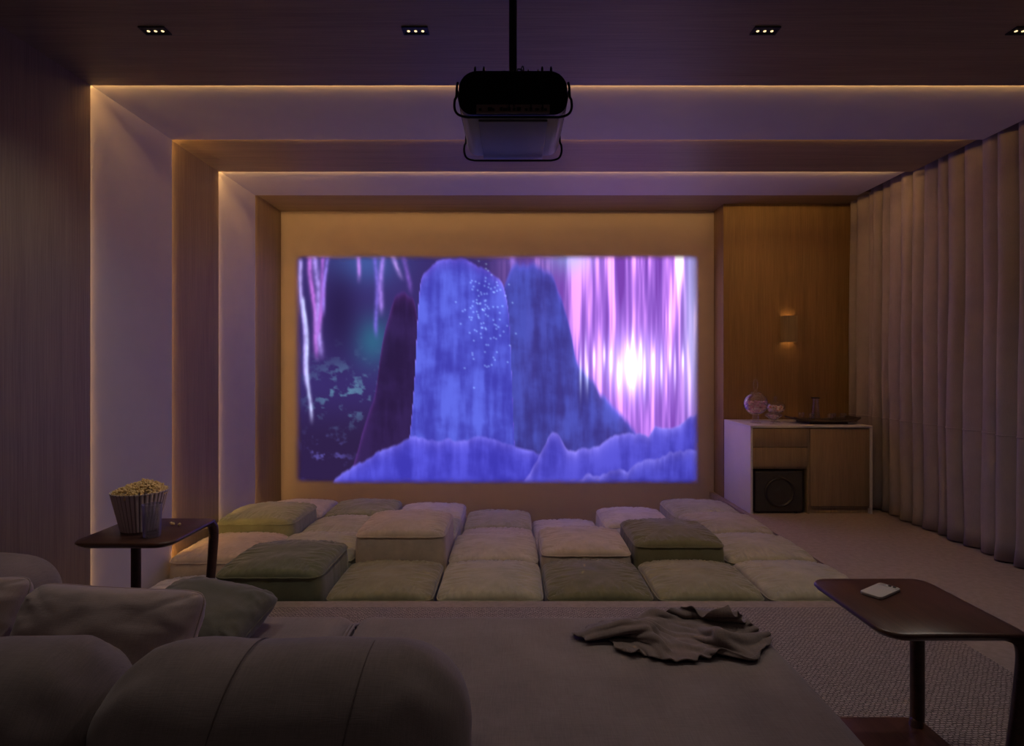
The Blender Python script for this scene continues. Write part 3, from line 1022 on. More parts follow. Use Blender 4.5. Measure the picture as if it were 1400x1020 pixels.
# ------------------------------------------------------------------ sofa
def blob_box(hx, hy, hz, r, n=10, fl=0.0):
    """rounded box: unit cube grid pushed to a rounded shape with radius r per axis"""
    bm = bmesh.new()
    bmesh.ops.create_cube(bm, size=2.0)
    bmesh.ops.subdivide_edges(bm, edges=bm.edges[:], cuts=n * 2 + 5, use_grid_fill=True)
    rx, ry, rz = r
    for v in bm.verts:
        d = []
        for c, h, rr in zip(v.co, (hx, hy, hz), r):
            # half the grid cells go to the rounded margin
            a = abs(c)
            core = h - rr
            if a < 0.4:
                d.append((math.copysign(core * a / 0.4, c), 0.0))
            else:
                d.append((math.copysign(core, c), math.copysign((a - 0.4) / 0.6, c)))
        q = Vector((d[0][1], d[1][1], d[2][1]))
        m_ = max(abs(q.x), abs(q.y), abs(q.z))
        if m_ > 0 and q.length > 0:
            # cube -> sphere mapping in the margin
            x, y, z = q
            s = Vector((x * math.sqrt(max(0, 1 - y * y / 2 - z * z / 2 + y * y * z * z / 3)),
                        y * math.sqrt(max(0, 1 - z * z / 2 - x * x / 2 + z * z * x * x / 3)),
                        z * math.sqrt(max(0, 1 - x * x / 2 - y * y / 2 + x * x * y * y / 3))))
        else:
            s = Vector((0, 0, 0))
        v.co = Vector((d[0][0] + s.x * rx, d[1][0] + s.y * ry, d[2][0] + s.z * rz))
    return bm

def soften(bm, amp, sc, seed):
    bm.normal_update()
    for v in bm.verts:
        v.co += v.normal * amp * fbm(v.co.x * sc + seed, v.co.y * sc, v.co.z * sc + seed * 0.3, 3)

SEAT = 0.42
def sofa():
    e = empty('sectional_sofa', (-0.6, 1.75, 0.0))
    tag(e, 'low brown linen sectional sofa with fat rounded backrests in the foreground', 'sofa')
    def put(o, x, y, z):
        o.location = (x + 0.6, y - 1.75, z)
        return o
    # seats
    def seat(x0, x1, y0, y1, z0, z1, seed, r=(0.07, 0.07, 0.06)):
        bm = blob_box((x1 - x0) / 2, (y1 - y0) / 2, (z1 - z0) / 2, r, 9)
        soften(bm, 0.006, 3.0, seed)
        put(bm_obj('seat', bm, M['sofa'], e, True), (x0 + x1) / 2, (y0 + y1) / 2, (z0 + z1) / 2)
    seat(-0.640, 1.00, 1.02, 2.40, 0.09, SEAT, 1)
    seat(-1.72, -0.650, 1.02, 2.40, 0.09, SEAT, 2)
    # piping round the join of the seats
    for x in (-0.652, -0.638):
        p = tube('seam_piping', [(x, 1.3, SEAT - 0.012), (x, 2.30, SEAT - 0.012), (x, 2.365, SEAT - 0.035), (x, 2.395, SEAT - 0.09), (x, 2.398, SEAT - 0.2)], 0.006, M['sofa'], e, 8)
        put(p, 0, 0, 0)
    # backrests
    def back(x0, x1, yc, ztop, hy, hz, rx, seed, seams):
        bm = blob_box((x1 - x0) / 2, hy, hz, (rx, hy * 0.98, hy * 0.98), 11)
        for v in bm.verts:          # gathered folds at the rounded ends
            t = (abs(v.co.x) - ((x1 - x0) / 2 - rx)) / rx
            if t > 0:
                a = math.atan2(v.co.z, v.co.y)
                k = 1 + 0.022 * math.sin(a * 13 + seed * 2 + 2 * fbm(a, t * 2, seed)) * min(1, t * 2.2) * (1.2 - t)
                v.co.y *= k; v.co.z *= k
        soften(bm, 0.010, 3.5, seed)
        o = put(bm_obj('backrest', bm, M['sofa'], e, True), (x0 + x1) / 2, yc, ztop - hz)
        for sx in seams:            # stitched seam over the roll
            pts = []
            for a in np.linspace(-0.5, PI + 0.25, 34):
                pts.append((sx - (x0 + x1) / 2 + 0.03 * math.sin(a), -math.cos(a) * (hy + 0.0005), (hz - hy) + math.sin(a) * (hy + 0.0005)))
            pts = [p for p in pts]
            tube('seam', pts, 0.0017, M['seam'], o, 6)
    back(-1.075, -0.105, 1.50, 0.715, 0.205, 0.32, 0.21, 3, (-0.40, -0.715))
    back(-2.20, -1.045, 1.50, 0.715, 0.200, 0.32, 0.15, 4, (-1.28,))
    # arm roll along the left
    bm = blob_box(0.24, 0.42, 0.305, (0.17, 0.16, 0.17), 9)
    soften(bm, 0.008, 4, 6)
    put(bm_obj('armrest', bm, M['sofa'], e, True), -2.150, 2.10, 0.37)
    for x, y in ((-1.95, 1.45), (-1.95, 2.25), (-0.75, 2.25), (-0.75, 1.2), (0.88, 2.25), (0.88, 1.2)):
        o = lathe('foot', [(0.0, 0.0), (0.025, 0.0), (0.03, 0.085), (0.0, 0.09)], M['black'], e, 16)
        put(o, x, y, 0.0125)
sofa()

def pillow(name, loc, rot, w, h, d, mat, label, seed):
    n = 48
    def outline(u, v):
        m_ = max(abs(u), abs(v))
        q = (abs(u) ** 9 + abs(v) ** 9) ** (1 / 9) if m_ > 0 else 1
        k = m_ / q if m_ > 0 else 1
        return (u * k * (1 - 0.035 * (1 - v * v) * abs(u) ** 3) * w / 2, v * k * (1 - 0.035 * (1 - u * u) * abs(v) ** 3) * h / 2)
    vs, fs = [], []
    for side in (1, -1):
        for j in range(n + 1):
            for i in range(n + 1):
                u = math.sin((-1 + 2 * i / n) * PI / 2); v = math.sin((-1 + 2 * j / n) * PI / 2)
                x, y = outline(u, v)
                prof = (max(0, 1 - abs(u) ** 3.0) * max(0, 1 - abs(v) ** 3.0)) ** 0.42
                ed = 1 - prof
                z = side * (d / 2) * prof * (1 + 0.12 * fbm(u * 1.5 + seed, v * 1.5, side, 2))
                z += prof * ed * 0.035 * fbm(u * 5 + seed, v * 5, seed + side, 2)
                vs.append((x, y, z))
        b0 = 0 if side == 1 else (n + 1) ** 2
        for j in range(n):
            for i in range(n):
                a = b0 + j * (n + 1) + i
                q = (a, a + 1, a + n + 2, a + n + 1)
                fs.append(q if side == 1 else tuple(reversed(q)))
    e = empty(name, loc)
    e.rotation_euler = rot
    bm = bmesh.new()
    me = bpy.data.meshes.new('t'); me.from_pydata(vs, [], fs); bm.from_mesh(me); bpy.data.meshes.remove(me)
    bmesh.ops.remove_doubles(bm, verts=bm.verts, dist=1e-5)
    bm_obj('cover', bm, mat, e, True)
    path = []
    for s in np.linspace(0, 4, 97)[:-1]:
        k = int(s); f = -1 + 2 * (s - k)
        x, y = outline(*[(f, -1), (1, f), (-f, 1), (-1, -f)][k])
        path.append((x, y, 0))
    vs2, fs2 = tube_data(path, 0.0035, 6, closed=True)
    mesh_obj('welt', vs2, fs2, mat, e, True)
    tag(e, label, 'pillow', 'throw pillows on the sofa')
R_ = math.radians
pillow('throw_pillow', (-1.325, 1.845, 0.555), (R_(64), R_(2), R_(-2)), 0.60, 0.35, 0.24, M['pillow_brown'], 'brown throw pillow in the middle, leaning on the left backrest', 2)
pillow('throw_pillow', (-1.905, 1.88, 0.560), (R_(63), R_(-2), R_(4)), 0.52, 0.36, 0.22, M['pillow_brown'], 'brown throw pillow cut by the left edge of the picture', 5)
pillow('throw_pillow', (-1.175, 2.17, 0.505), (R_(14), R_(6), R_(-8)), 0.44, 0.34, 0.17, M['pillow_green'], 'dark grey green throw pillow peeping out behind the brown one', 9)

# ------------------------------------------------------------------ crumpled throw
THROW = """
760,175,19 745,153,24 735,141,6 718,119,7 703,114,22 692,89,24 672,76,32 650,61,30 633,38,31 612,24,30 591,9,32 577,31,35 553,46,39 533,55,44 512,53,46 497,34,41 489,37,28 479,46,17 475,26,8 450,25,19 439,40,29 426,21,23 422,10,7 403,8,16 386,14,22 356,5,21 343,0,6 334,4,21 323,3,33 303,5,21 302,22,8 283,32,7 279,19,23 260,23,30 260,35,16 263,54,5 241,48,10 240,45,23 233,49,35 230,69,45 217,45,44 196,38,39 189,61,42 185,80,51 174,94,53
757,181,5 742,166,14 728,149,12 713,133,10 698,118,13 684,100,18 672,81,22 662,57,23 649,33,23 629,15,22 605,11,21 581,25,23 557,41,28 535,55,34 515,61,38 496,55,40 479,46,35 469,43,24 465,39,11 450,37,11 435,43,17 423,39,20 415,31,13 400,23,11 382,21,12 364,19,14 348,16,11 333,16,15 325,17,25 311,20,27 301,29,21 291,40,15 281,40,20 269,40,28 260,48,26 256,62,16 247,67,11 237,65,16 227,64,25 220,70,33 211,65,37 197,55,34 183,58,34 174,71,41 170,71,49
741,196,0 732,176,8 718,158,12 704,144,12 688,129,10 674,111,12 662,90,16 655,66,16 649,40,13 635,20,12 610,14,11 582,20,14 554,31,20 530,43,26 511,57,30 495,67,35 477,63,36 464,56,28 459,53,14 446,53,7 431,56,10 418,55,17 409,48,16 396,39,14 381,36,11 365,35,12 347,32,12 332,31,13 323,34,19 314,35,28 302,39,30 292,50,24 282,58,21 271,60,28 259,64,32 252,76,25 246,85,14 235,85,12 223,82,18 213,83,24 203,84,30 191,75,28 175,68,26 163,75,33 151,85,42
749,202,11 730,185,12 713,167,16 697,152,17 679,138,14 664,119,11 650,100,12 640,78,12 634,56,11 627,38,13 608,33,11 582,38,10 553,41,13 527,44,16 508,53,18 493,67,23 480,72,28 469,68,25 460,68,15 446,71,9 430,73,8 414,69,12 402,64,14 390,57,14 379,52,14 365,50,15 348,46,14 335,45,16 324,49,18 315,50,27 304,50,34 294,58,32 286,71,25 276,79,26 261,82,32 247,90,30 238,100,21 229,105,13 217,103,14 208,102,18 197,102,23 185,99,24 172,94,22 158,96,25 141,100,26
765,201,21 736,190,21 714,174,22 697,156,25 679,139,23 660,124,20 642,111,16 626,94,13 617,75,14 612,58,21 598,50,21 577,59,16 553,64,14 529,63,15 508,66,14 492,74,14 479,81,20 468,81,25 456,80,21 442,78,18 429,82,16 414,82,14 399,79,13 385,76,12 373,70,12 363,66,16 350,61,17 343,56,22 334,59,24 322,60,29 309,62,36 296,66,39 288,78,34 280,92,28 266,101,28 249,109,29 234,118,26 225,126,17 214,129,13 203,127,13 193,125,18 183,124,21 169,123,20 158,122,20 150,132,31
759,212,32 739,193,30 717,179,30 696,162,32 676,143,31 656,127,31 635,115,30 615,105,26 598,93,26 590,78,33 580,65,35 564,73,28 548,83,22 530,84,19 510,84,16 492,89,14 476,96,17 465,97,24 453,93,26 439,87,27 426,90,26 412,93,22 399,92,18 385,91,14 371,88,10 359,82,14 346,77,15 341,72,22 339,67,31 331,64,37 317,68,41 302,76,42 290,85,41 280,97,36 270,112,30 255,127,27 237,138,26 224,148,20 213,155,13 200,153,9 189,150,12 180,150,19 168,148,18 156,145,13 142,153,21
747,226,21 733,203,29 716,186,35 695,167,40 674,149,40 652,134,42 631,118,44 607,108,44 583,102,43 568,93,46 558,79,48 547,80,41 539,92,32 527,99,24 512,101,19 495,105,18 477,111,19 462,111,19 449,105,18 435,103,23 423,104,28 410,104,29 396,102,25 383,100,21 369,99,18 356,95,19 342,91,19 332,87,21 330,81,31 331,76,41 323,74,48 308,82,47 293,93,45 278,100,42 266,113,37 255,133,32 242,150,28 229,164,22 216,174,16 201,173,12 186,173,11 177,174,19 165,171,18 154,167,12 135,165,9
742,222,7 724,209,20 707,194,30 688,179,39 668,165,44 647,150,49 626,130,54 602,114,59 577,105,60 556,101,61 542,90,61 532,85,54 528,94,43 520,104,32 511,114,21 498,119,15 482,122,14 465,121,12 447,116,10 431,115,13 419,118,21 407,119,28 394,117,30 380,113,28 365,112,25 353,109,26 343,104,28 328,102,26 320,98,30 324,95,42 323,87,52 309,85,55 293,96,52 277,106,48 261,116,44 247,133,39 235,152,34 227,170,27 220,186,20 207,193,14 191,192,13 179,196,16 166,195,14 154,191,13 143,187,8
730,242,9 716,218,12 699,199,19 682,185,29 661,175,38 639,161,45 618,143,53 597,126,63 574,114,70 551,108,74 531,102,71 519,95,62 516,98,50 511,109,40 505,122,28 496,132,16 483,136,11 465,135,11 447,131,11 429,128,10 413,127,12 401,129,20 390,130,28 377,129,30 362,127,26 350,125,28 343,120,36 328,119,33 313,117,32 313,113,42 318,105,55 307,96,62 288,98,61 273,111,55 260,124,49 247,143,44 234,160,39 221,172,34 214,187,28 206,199,24 193,200,21 184,211,19 169,215,14 151,208,15 135,191,19
726,245,22 709,226,13 693,205,11 678,184,18 661,170,27 638,155,34 615,139,43 591,129,55 568,123,67 546,120,78 525,117,77 515,112,66 515,109,55 504,115,46 492,124,36 485,139,23 477,148,13 463,149,10 447,145,14 430,142,14 412,139,12 396,139,14 384,142,22 373,144,29 359,143,26 345,140,27 339,137,36 327,135,39 310,135,37 303,132,43 307,124,55 302,114,65 283,112,67 265,117,62 250,125,56 238,140,51 229,157,46 217,171,41 207,185,37 198,196,35 186,201,32 180,216,28 169,225,24 152,223,22 134,212,22
722,226,29 704,226,20 687,212,13 673,189,13 657,169,19 635,153,24 609,139,33 584,134,46 562,133,61 543,133,74 524,134,77 519,131,67 523,127,55 510,129,47 490,134,39 475,145,31 467,157,21 459,163,12 445,160,12 430,155,16 415,152,17 398,151,17 384,155,22 373,158,29 359,156,31 343,155,30 333,152,34 324,149,42 311,148,45 297,147,47 294,140,54 294,129,62 283,128,66 267,131,63 252,138,59 237,146,55 224,156,52 212,165,48 201,177,45 190,189,43 178,198,40 169,212,36 160,227,33 148,235,28 136,235,19
723,213,42 703,217,31 686,211,22 670,196,19 652,180,21 629,165,25 605,151,32 583,147,46 564,148,62 545,152,73 524,150,74 514,146,65 520,143,53 517,143,41 499,147,35 477,156,32 462,166,28 453,172,19 441,172,11 427,168,11 412,165,13 396,164,15 382,167,19 373,171,28 362,171,35 346,170,36 331,167,37 323,163,45 315,158,53 301,157,56 291,153,59 291,143,67 284,138,74 269,138,71 254,146,65 240,158,60 224,165,56 208,168,54 195,171,51 182,179,48 170,187,43 160,199,40 151,218,40 140,234,35 129,249,29
721,229,43 699,218,37 679,212,29 662,204,23 643,192,22 624,180,29 603,165,35 579,158,44 559,159,55 546,165,65 529,162,66 512,160,62 509,159,51 513,159,37 503,162,27 483,171,25 464,179,27 449,183,25 436,184,18 422,180,12 407,176,8 390,171,8 373,169,12 363,175,20 355,181,30 346,185,37 334,183,42 326,178,50 318,171,59 308,166,65 295,163,68 287,156,72 278,149,80 263,141,80 248,141,74 236,152,68 221,164,64 206,171,61 190,171,57 175,173,52 161,181,47 150,190,41 141,204,38 129,220,36 116,237,39
719,251,35 698,233,36 676,223,31 655,215,25 635,203,22 616,191,27 597,176,32 576,169,39 558,171,47 547,178,54 532,178,56 514,179,56 503,178,48 503,177,34 498,179,22 483,185,17 466,192,18 449,196,21 434,195,22 418,189,19 403,187,14 386,185,10 368,180,9 354,181,12 344,186,20 335,192,29 328,192,38 322,191,50 316,185,61 310,178,71 298,175,76 284,169,77 270,161,78 257,152,81 242,145,80 229,144,77 215,150,71 201,162,67 187,172,64 173,179,59 160,188,54 146,193,48 132,199,40 120,208,34 109,223,29
710,246,46 690,239,39 670,231,31 653,225,22 635,213,15 614,198,18 593,185,22 575,182,31 559,187,38 546,195,43 530,198,46 514,201,46 501,203,40 495,201,31 489,199,24 477,201,17 464,206,12 449,207,11 433,205,15 417,199,18 401,197,20 386,197,20 369,195,17 353,197,13 337,197,15 323,194,21 314,191,32 308,189,44 301,185,55 298,186,67 294,187,78 282,183,82 266,174,80 251,168,78 237,159,79 223,151,81 208,145,79 194,149,73 180,161,69 166,174,65 154,184,61 141,194,56 129,204,49 115,208,42 99,200,34
700,232,55 683,239,44 664,239,35 647,236,25 631,228,17 613,217,16 594,207,17 577,205,25 559,210,31 544,218,34 527,221,36 513,224,38 501,226,32 492,223,27 482,218,23 470,218,23 457,220,18 444,221,11 428,217,9 412,211,11 397,208,17 385,208,24 372,206,27 356,208,24 338,211,22 321,210,24 309,205,31 299,197,40 289,189,49 283,189,61 280,193,73 273,193,83 261,185,86 246,178,82 231,173,78 216,166,80 201,155,82 187,147,79 173,148,73 158,158,68 146,170,62 133,182,57 123,197,53 110,209,49 98,223,43
705,256,55 682,251,47 660,246,40 640,240,33 624,237,25 610,237,17 595,235,13 578,234,19 561,237,25 544,242,27 527,243,29 513,246,34 501,244,29 488,240,20 477,237,16 463,235,21 450,233,25 437,231,21 421,228,15 405,224,11 389,220,12 378,219,19 370,219,29 359,217,34 343,218,35 325,221,33 310,219,36 301,211,43 290,202,51 278,200,59 268,198,68 261,199,78 251,193,86 238,184,87 225,180,82 210,180,79 194,172,81 179,159,82 165,148,78 151,147,72 140,156,64 126,169,60 115,186,57 102,197,53 87,208,49
699,273,59 682,268,48 662,264,42 640,256,36 620,251,30 605,254,21 593,257,12 578,259,12 561,260,18 547,263,26 529,262,28 511,262,32 495,258,32 482,253,24 472,254,14 458,252,15 444,247,23 430,244,26 415,240,23 400,237,18 384,234,14 369,232,15 361,231,24 356,229,36 346,226,44 330,226,45 312,227,45 299,222,47 289,216,55 282,214,64 269,212,71 254,209,75 240,202,81 229,192,88 217,184,90 203,185,85 188,184,82 173,175,82 158,163,80 144,152,77 132,150,69 119,157,62 107,170,58 95,181,54 87,184,45
687,248,59 676,269,52 662,278,44 644,275,35 625,268,28 606,269,22 591,274,15 576,277,10 559,278,12 544,277,20 526,272,22 507,269,23 489,268,29 475,265,29 464,266,20 451,264,13 437,260,15 425,257,24 411,253,27 396,250,23 381,246,20 364,245,17 351,243,20 346,241,32 342,239,44 330,238,53 313,235,56 294,234,54 281,228,55 275,225,64 267,226,74 253,224,80 236,216,82 225,206,90 213,195,96 198,188,94 182,186,90 166,182,86 151,177,82 137,167,79 124,156,75 111,151,68 98,154,61 86,166,57 75,187,55
674,228,58 664,256,54 652,277,48 638,285,40 622,281,32 603,281,26 588,286,20 574,291,14 556,293,12 539,291,17 522,285,20 504,284,21 489,285,27 474,280,30 459,278,26 444,276,18 430,273,12 418,271,19 406,268,26 392,263,27 377,259,25 361,258,23 345,256,22 335,254,28 329,251,39 322,251,51 308,249,60 289,249,61 271,241,59 261,233,62 256,235,72 246,239,81 230,232,85 217,219,89 205,209,94 191,199,99 176,188,99 160,181,95 145,181,88 130,179,81 117,170,78 103,158,75 89,149,69 77,150,62 67,162,52
662,232,68 653,247,58 641,264,52 628,279,46 615,286,39 600,290,33 586,296,26 575,304,18 557,307,16 537,304,18 520,299,18 504,298,19 488,297,22 474,292,22 459,289,22 443,289,19 428,290,15 415,286,18 401,282,24 387,277,28 373,273,30 358,270,30 342,267,30 328,266,30 317,260,34 308,257,42 297,257,52 282,261,60 264,257,61 251,246,62 243,244,69 235,250,78 221,248,84 206,234,87 193,222,90 182,212,96 168,200,101 153,190,101 137,182,96 122,182,88 109,181,79 96,172,75 81,158,74 67,147,69 56,137,60
679,258,69 654,256,63 635,261,57 620,272,51 607,286,45 594,296,39 584,307,31 576,319,21 560,324,16 540,322,14 521,313,13 504,306,11 489,304,13 475,303,13 462,298,12 446,300,13 429,304,15 413,300,20 399,295,27 386,289,34 372,284,36 358,280,37 341,274,40 325,274,39 309,269,37 297,260,38 285,256,42 274,261,50 259,261,54 244,253,56 232,246,64 222,246,72 209,249,79 195,242,84 182,231,85 172,216,87 160,208,94 145,204,100 129,194,101 114,186,96 100,184,86 88,180,77 75,170,72 60,159,70 42,143,71
675,257,79 656,266,69 636,272,62 617,276,56 601,285,50 587,297,44 575,309,36 565,321,27 555,334,19 539,337,14 522,328,9 507,322,7 494,320,10 479,317,10 464,313,8 449,313,11 432,314,16 413,311,20 394,308,26 380,303,34 367,297,38 352,292,38 336,288,40 321,286,44 304,282,45 288,274,41 275,266,38 265,261,41 254,253,45 241,242,49 228,234,56 217,233,64 205,235,71 190,230,74 175,226,76 163,216,77 153,212,85 139,210,92 123,207,97 107,200,99 92,192,95 79,186,85 68,178,76 57,172,68 49,159,59
660,244,81 651,266,74 636,282,67 619,290,61 600,293,56 582,301,49 569,311,42 556,321,34 545,334,26 531,342,20 517,341,14 506,340,9 494,339,9 480,334,11 465,330,11 451,326,14 435,323,19 415,322,22 391,321,24 375,317,30 361,310,37 346,304,38 330,300,38 315,298,41 298,294,44 281,288,44 266,281,40 254,273,39 244,263,41 233,251,44 221,241,48 211,239,56 202,242,63 187,236,67 169,231,69 156,227,74 146,223,82 133,216,85 118,212,89 102,212,94 85,207,96 70,195,92 58,183,84 46,178,73 38,177,59
660,254,93 645,269,82 631,285,74 619,299,67 603,308,61 584,313,54 567,319,47 553,328,39 539,336,33 524,342,27 509,346,22 498,352,17 489,356,12 477,352,11 464,346,14 452,338,19 435,332,24 415,327,30 394,325,33 376,322,38 358,318,42 342,316,41 325,313,38 310,307,36 294,300,35 277,293,35 260,293,35 245,288,37 233,279,39 223,268,45 212,254,47 201,244,51 192,248,58 181,252,65 166,249,69 153,244,76 140,239,82 126,226,82 112,217,82 97,216,85 81,216,89 65,211,90 50,197,86 35,183,80 24,170,68
644,237,91 635,261,84 622,282,79 610,299,73 600,316,66 586,327,59 567,331,52 548,334,45 530,336,39 516,342,34 503,341,31 490,348,27 480,361,21 468,365,16 455,360,15 445,350,21 433,339,30 417,331,39 397,329,45 378,324,50 358,320,52 341,323,47 326,324,39 311,317,30 292,305,27 273,293,25 256,289,24 239,290,28 225,288,34 214,280,42 203,268,46 190,252,47 180,248,53 170,257,60 159,260,66 146,256,71 133,250,76 121,238,77 108,228,77 93,219,77 78,216,79 62,216,81 45,210,81 28,199,80 10,183,76
645,220,79 628,246,78 612,270,77 598,290,74 588,311,70 580,332,64 567,345,55 547,349,48 525,346,45 509,344,41 495,332,38 481,332,35 470,346,30 459,364,25 447,370,20 435,363,21 424,350,28 412,342,41 396,340,51 377,339,57 358,335,59 340,336,54 323,335,43 308,326,30 287,312,22 268,298,17 250,289,15 234,285,17 220,281,23 209,276,32 197,274,39 183,263,43 171,251,46 159,252,53 148,259,59 137,263,65 125,258,69 114,247,71 105,233,70 92,220,68 77,213,70 61,210,71 45,208,71 27,208,72 8,209,74
625,219,86 617,237,77 603,257,71 587,279,69 573,301,69 565,324,68 558,346,61 542,359,54 521,360,50 503,352,47 488,338,45 473,330,42 460,334,40 451,354,36 441,371,30 428,373,25 414,361,25 402,351,34 391,351,46 376,357,56 357,356,60 337,354,56 319,350,45 300,337,33 281,323,21 263,312,13 243,304,11 225,294,12 211,284,15 201,280,21 192,284,31 179,279,37 166,266,41 152,256,46 139,255,52 128,263,58 116,266,63 105,257,66 96,242,64 84,232,63 69,227,65 56,218,65 44,208,61 28,204,61 13,214,60
626,236,98 609,243,83 592,254,72 576,270,65 561,292,63 550,313,64 543,335,62 533,354,60 516,365,57 497,363,53 482,353,50 470,346,46 456,342,47 444,351,46 434,366,40 421,378,33 406,374,27 393,361,27 383,355,36 372,361,47 356,368,54 337,371,51 318,366,40 299,349,28 279,335,16 258,328,11 239,321,14 221,309,16 205,298,16 192,293,15 182,295,23 173,294,35 162,286,42 148,273,45 133,263,46 120,262,49 107,269,56 95,266,59 87,252,56 75,244,58 61,238,60 46,230,59 35,217,55 22,201,52 10,185,55
626,263,99 604,257,89 583,263,79 565,272,69 549,287,61 538,306,57 529,326,61 522,345,67 508,359,65 490,364,60 477,367,54 472,368,46 459,366,46 444,365,50 429,367,48 415,373,41 400,377,33 384,371,29 373,358,30 365,353,39 354,360,45 341,369,38 326,370,28 304,359,21 277,350,14 252,343,12 232,334,12 214,324,14 202,316,18 187,311,14 173,305,17 161,300,29 152,296,40 142,290,47 128,278,45 114,269,42 100,268,46 87,274,50 78,262,46 69,247,48 61,233,49 45,230,50 29,227,47 15,213,43 6,192,40
625,260,104 609,269,92 581,272,90 558,282,80 539,286,68 531,291,49 518,310,56 516,329,75 504,356,75 482,348,68 469,373,65 476,389,49 462,390,39 444,385,47 429,379,55 409,369,50 398,368,36 379,384,36 366,370,28 357,343,30 349,345,40 338,353,29 339,368,17 304,373,22 273,369,12 253,346,24 230,346,20 209,343,9 212,332,25 190,335,17 170,325,15 152,313,23 140,297,33 138,308,52 121,293,52 109,285,37 97,260,35 89,284,41 68,277,39 60,252,36 70,225,39 49,210,42 34,222,35 15,228,30 0,226,42
"""
def throw():
    """settled folds of the cloth, millimetres from the corner of its footprint, 45 x 31 points"""
    rows = [[tuple(float(c) for c in p.split(',')) for p in ln.split()] for ln in THROW.strip().splitlines()]
    nx_, ny_ = len(rows[0]), len(rows)
    vs = [(0.225 + x / 1000, 1.965 + y / 1000, SEAT + 0.006 + 0.100 * (z / 104) ** 1.55 * (0.2 + 0.8 * min(1.0, max(0.0, (x - 40) / 260)))) for r in rows for x, y, z in r]
    fs = [(j * nx_ + i, (j + 1) * nx_ + i, (j + 1) * nx_ + i + 1, j * nx_ + i + 1) for j in range(ny_ - 1) for i in range(nx_ - 1)]
    o = mesh_obj('throw_blanket', vs, fs, M['throw'], None, True)
    md = o.modifiers.new('thick', 'SOLIDIFY'); md.thickness = 0.007; md.offset = 1
    md = o.modifiers.new('soft', 'SUBSURF'); md.levels = 2; md.render_levels = 2
    tag(o, 'crumpled dark brown knitted throw lying on the sofa seat', 'blanket')
throw()

# ------------------------------------------------------------------ side tables
def side_table(loc, rz, label):
    """local +x points away from the sofa; both legs stand on that side"""
    e = empty('side_table', loc, rz)
    tag(e, label, 'side table', 'dark walnut side tables')
    HT = 0.578
    hu, hv = 0.235, 0.247
    def plate(name, u0, u1, v0, v1, z0, z1, r, bev, parent):
        bm = bmesh.new()
        pts = []
        for cx, cy, a0, rr in ((u1 - r[0], v1 - r[0], 0, r[0]), (u0 + r[1], v1 - r[1], PI / 2, r[1]), (u0 + r[2], v0 + r[2], PI, r[2]), (u1 - r[3], v0 + r[3], 1.5 * PI, r[3])):
            for k in range(9):
                a = a0 + PI / 2 * k / 8
                pts.append(((cx + rr * math.cos(a)), (cy + rr * math.sin(a))))
        cxm, cym = (u0 + u1) / 2, (v0 + v1) / 2
        def ring(ins, z):
            out = []
            for x, y in pts:
                sx = 1 - ins / (u1 - u0) * 2; sy = 1 - ins / (v1 - v0) * 2
                out.append(bm.verts.new((cxm + (x - cxm) * sx, cym + (y - cym) * sy, z)))
            return out
        t = z1 - z0
        rings = [ring(bev * 2.6, z0), ring(bev * 0.8, z0 + t * 0.4), ring(0, z0 + t * 0.7), ring(bev * 0.15, z0 + t * 0.88), ring(bev * 0.6, z1)]
        for a, b_ in zip(rings[:-1], rings[1:]):
            for i in range(len(a)):
                j = (i + 1) % len(a)
                bm.faces.new((a[i], a[j], b_[j], b_[i]))
        bm.faces.new(list(reversed(rings[0]))); bm.faces.new(rings[-1])
        return bm_obj(name, bm, M['walnut'], parent, True)
    plate('table_top', -hu, hu, -hv, hv, HT - 0.032, HT, (0.05, 0.07, 0.075, 0.035), 0.010, e)
    plate('base', -hu, hu - 0.03, -hv + 0.01, hv - 0.02, 0.0, 0.026, (0.06, 0.05, 0.05, 0.05), 0.008, e)
    # bent leg that flows out of the corner of the top
    path = smooth_path([(hu - 0.13, -hv + 0.075, HT - 0.019), (hu - 0.07, -hv + 0.050, HT - 0.019), (hu - 0.022, -hv + 0.030, HT - 0.028), (hu - 0.004, -hv + 0.022, HT - 0.075),
                        (hu - 0.012, -hv + 0.024, HT - 0.20), (hu - 0.030, -hv + 0.030, 0.20), (hu - 0.050, -hv + 0.04, 0.012)], 8)
    k = len(path)
    rad = [0.012 + 0.012 * min(1, i / (k * 0.42)) - 0.003 * max(0, (i / k - 0.6) / 0.4) for i in range(k)]
    tube('leg', path, rad, M['walnut'], e, 16, squash=0.8)
    u, v = 0.165, 0.175
    path = smooth_path([(u, v, HT - 0.02), (u, v, HT - 0.06), (u, v, 0.30), (u, v, 0.07), (u - 0.006, v - 0.004, 0.038), (u - 0.014, v - 0.01, 0.014)], 6)
    k = len(path)
    tube('leg', path, [0.024 if i > 6 else 0.021 for i in range(k)], M['walnut'], e, 16, squash=0.85)
    return loc[2] + HT
zt = side_table((1.44, 2.078, 0.0125), 0.0, 'dark walnut side table with a phone on it beside the sofa')
zt2 = side_table((-1.93, 3.02, 0.0125), PI / 2, 'dark walnut side table with the popcorn bucket beside the left wall')

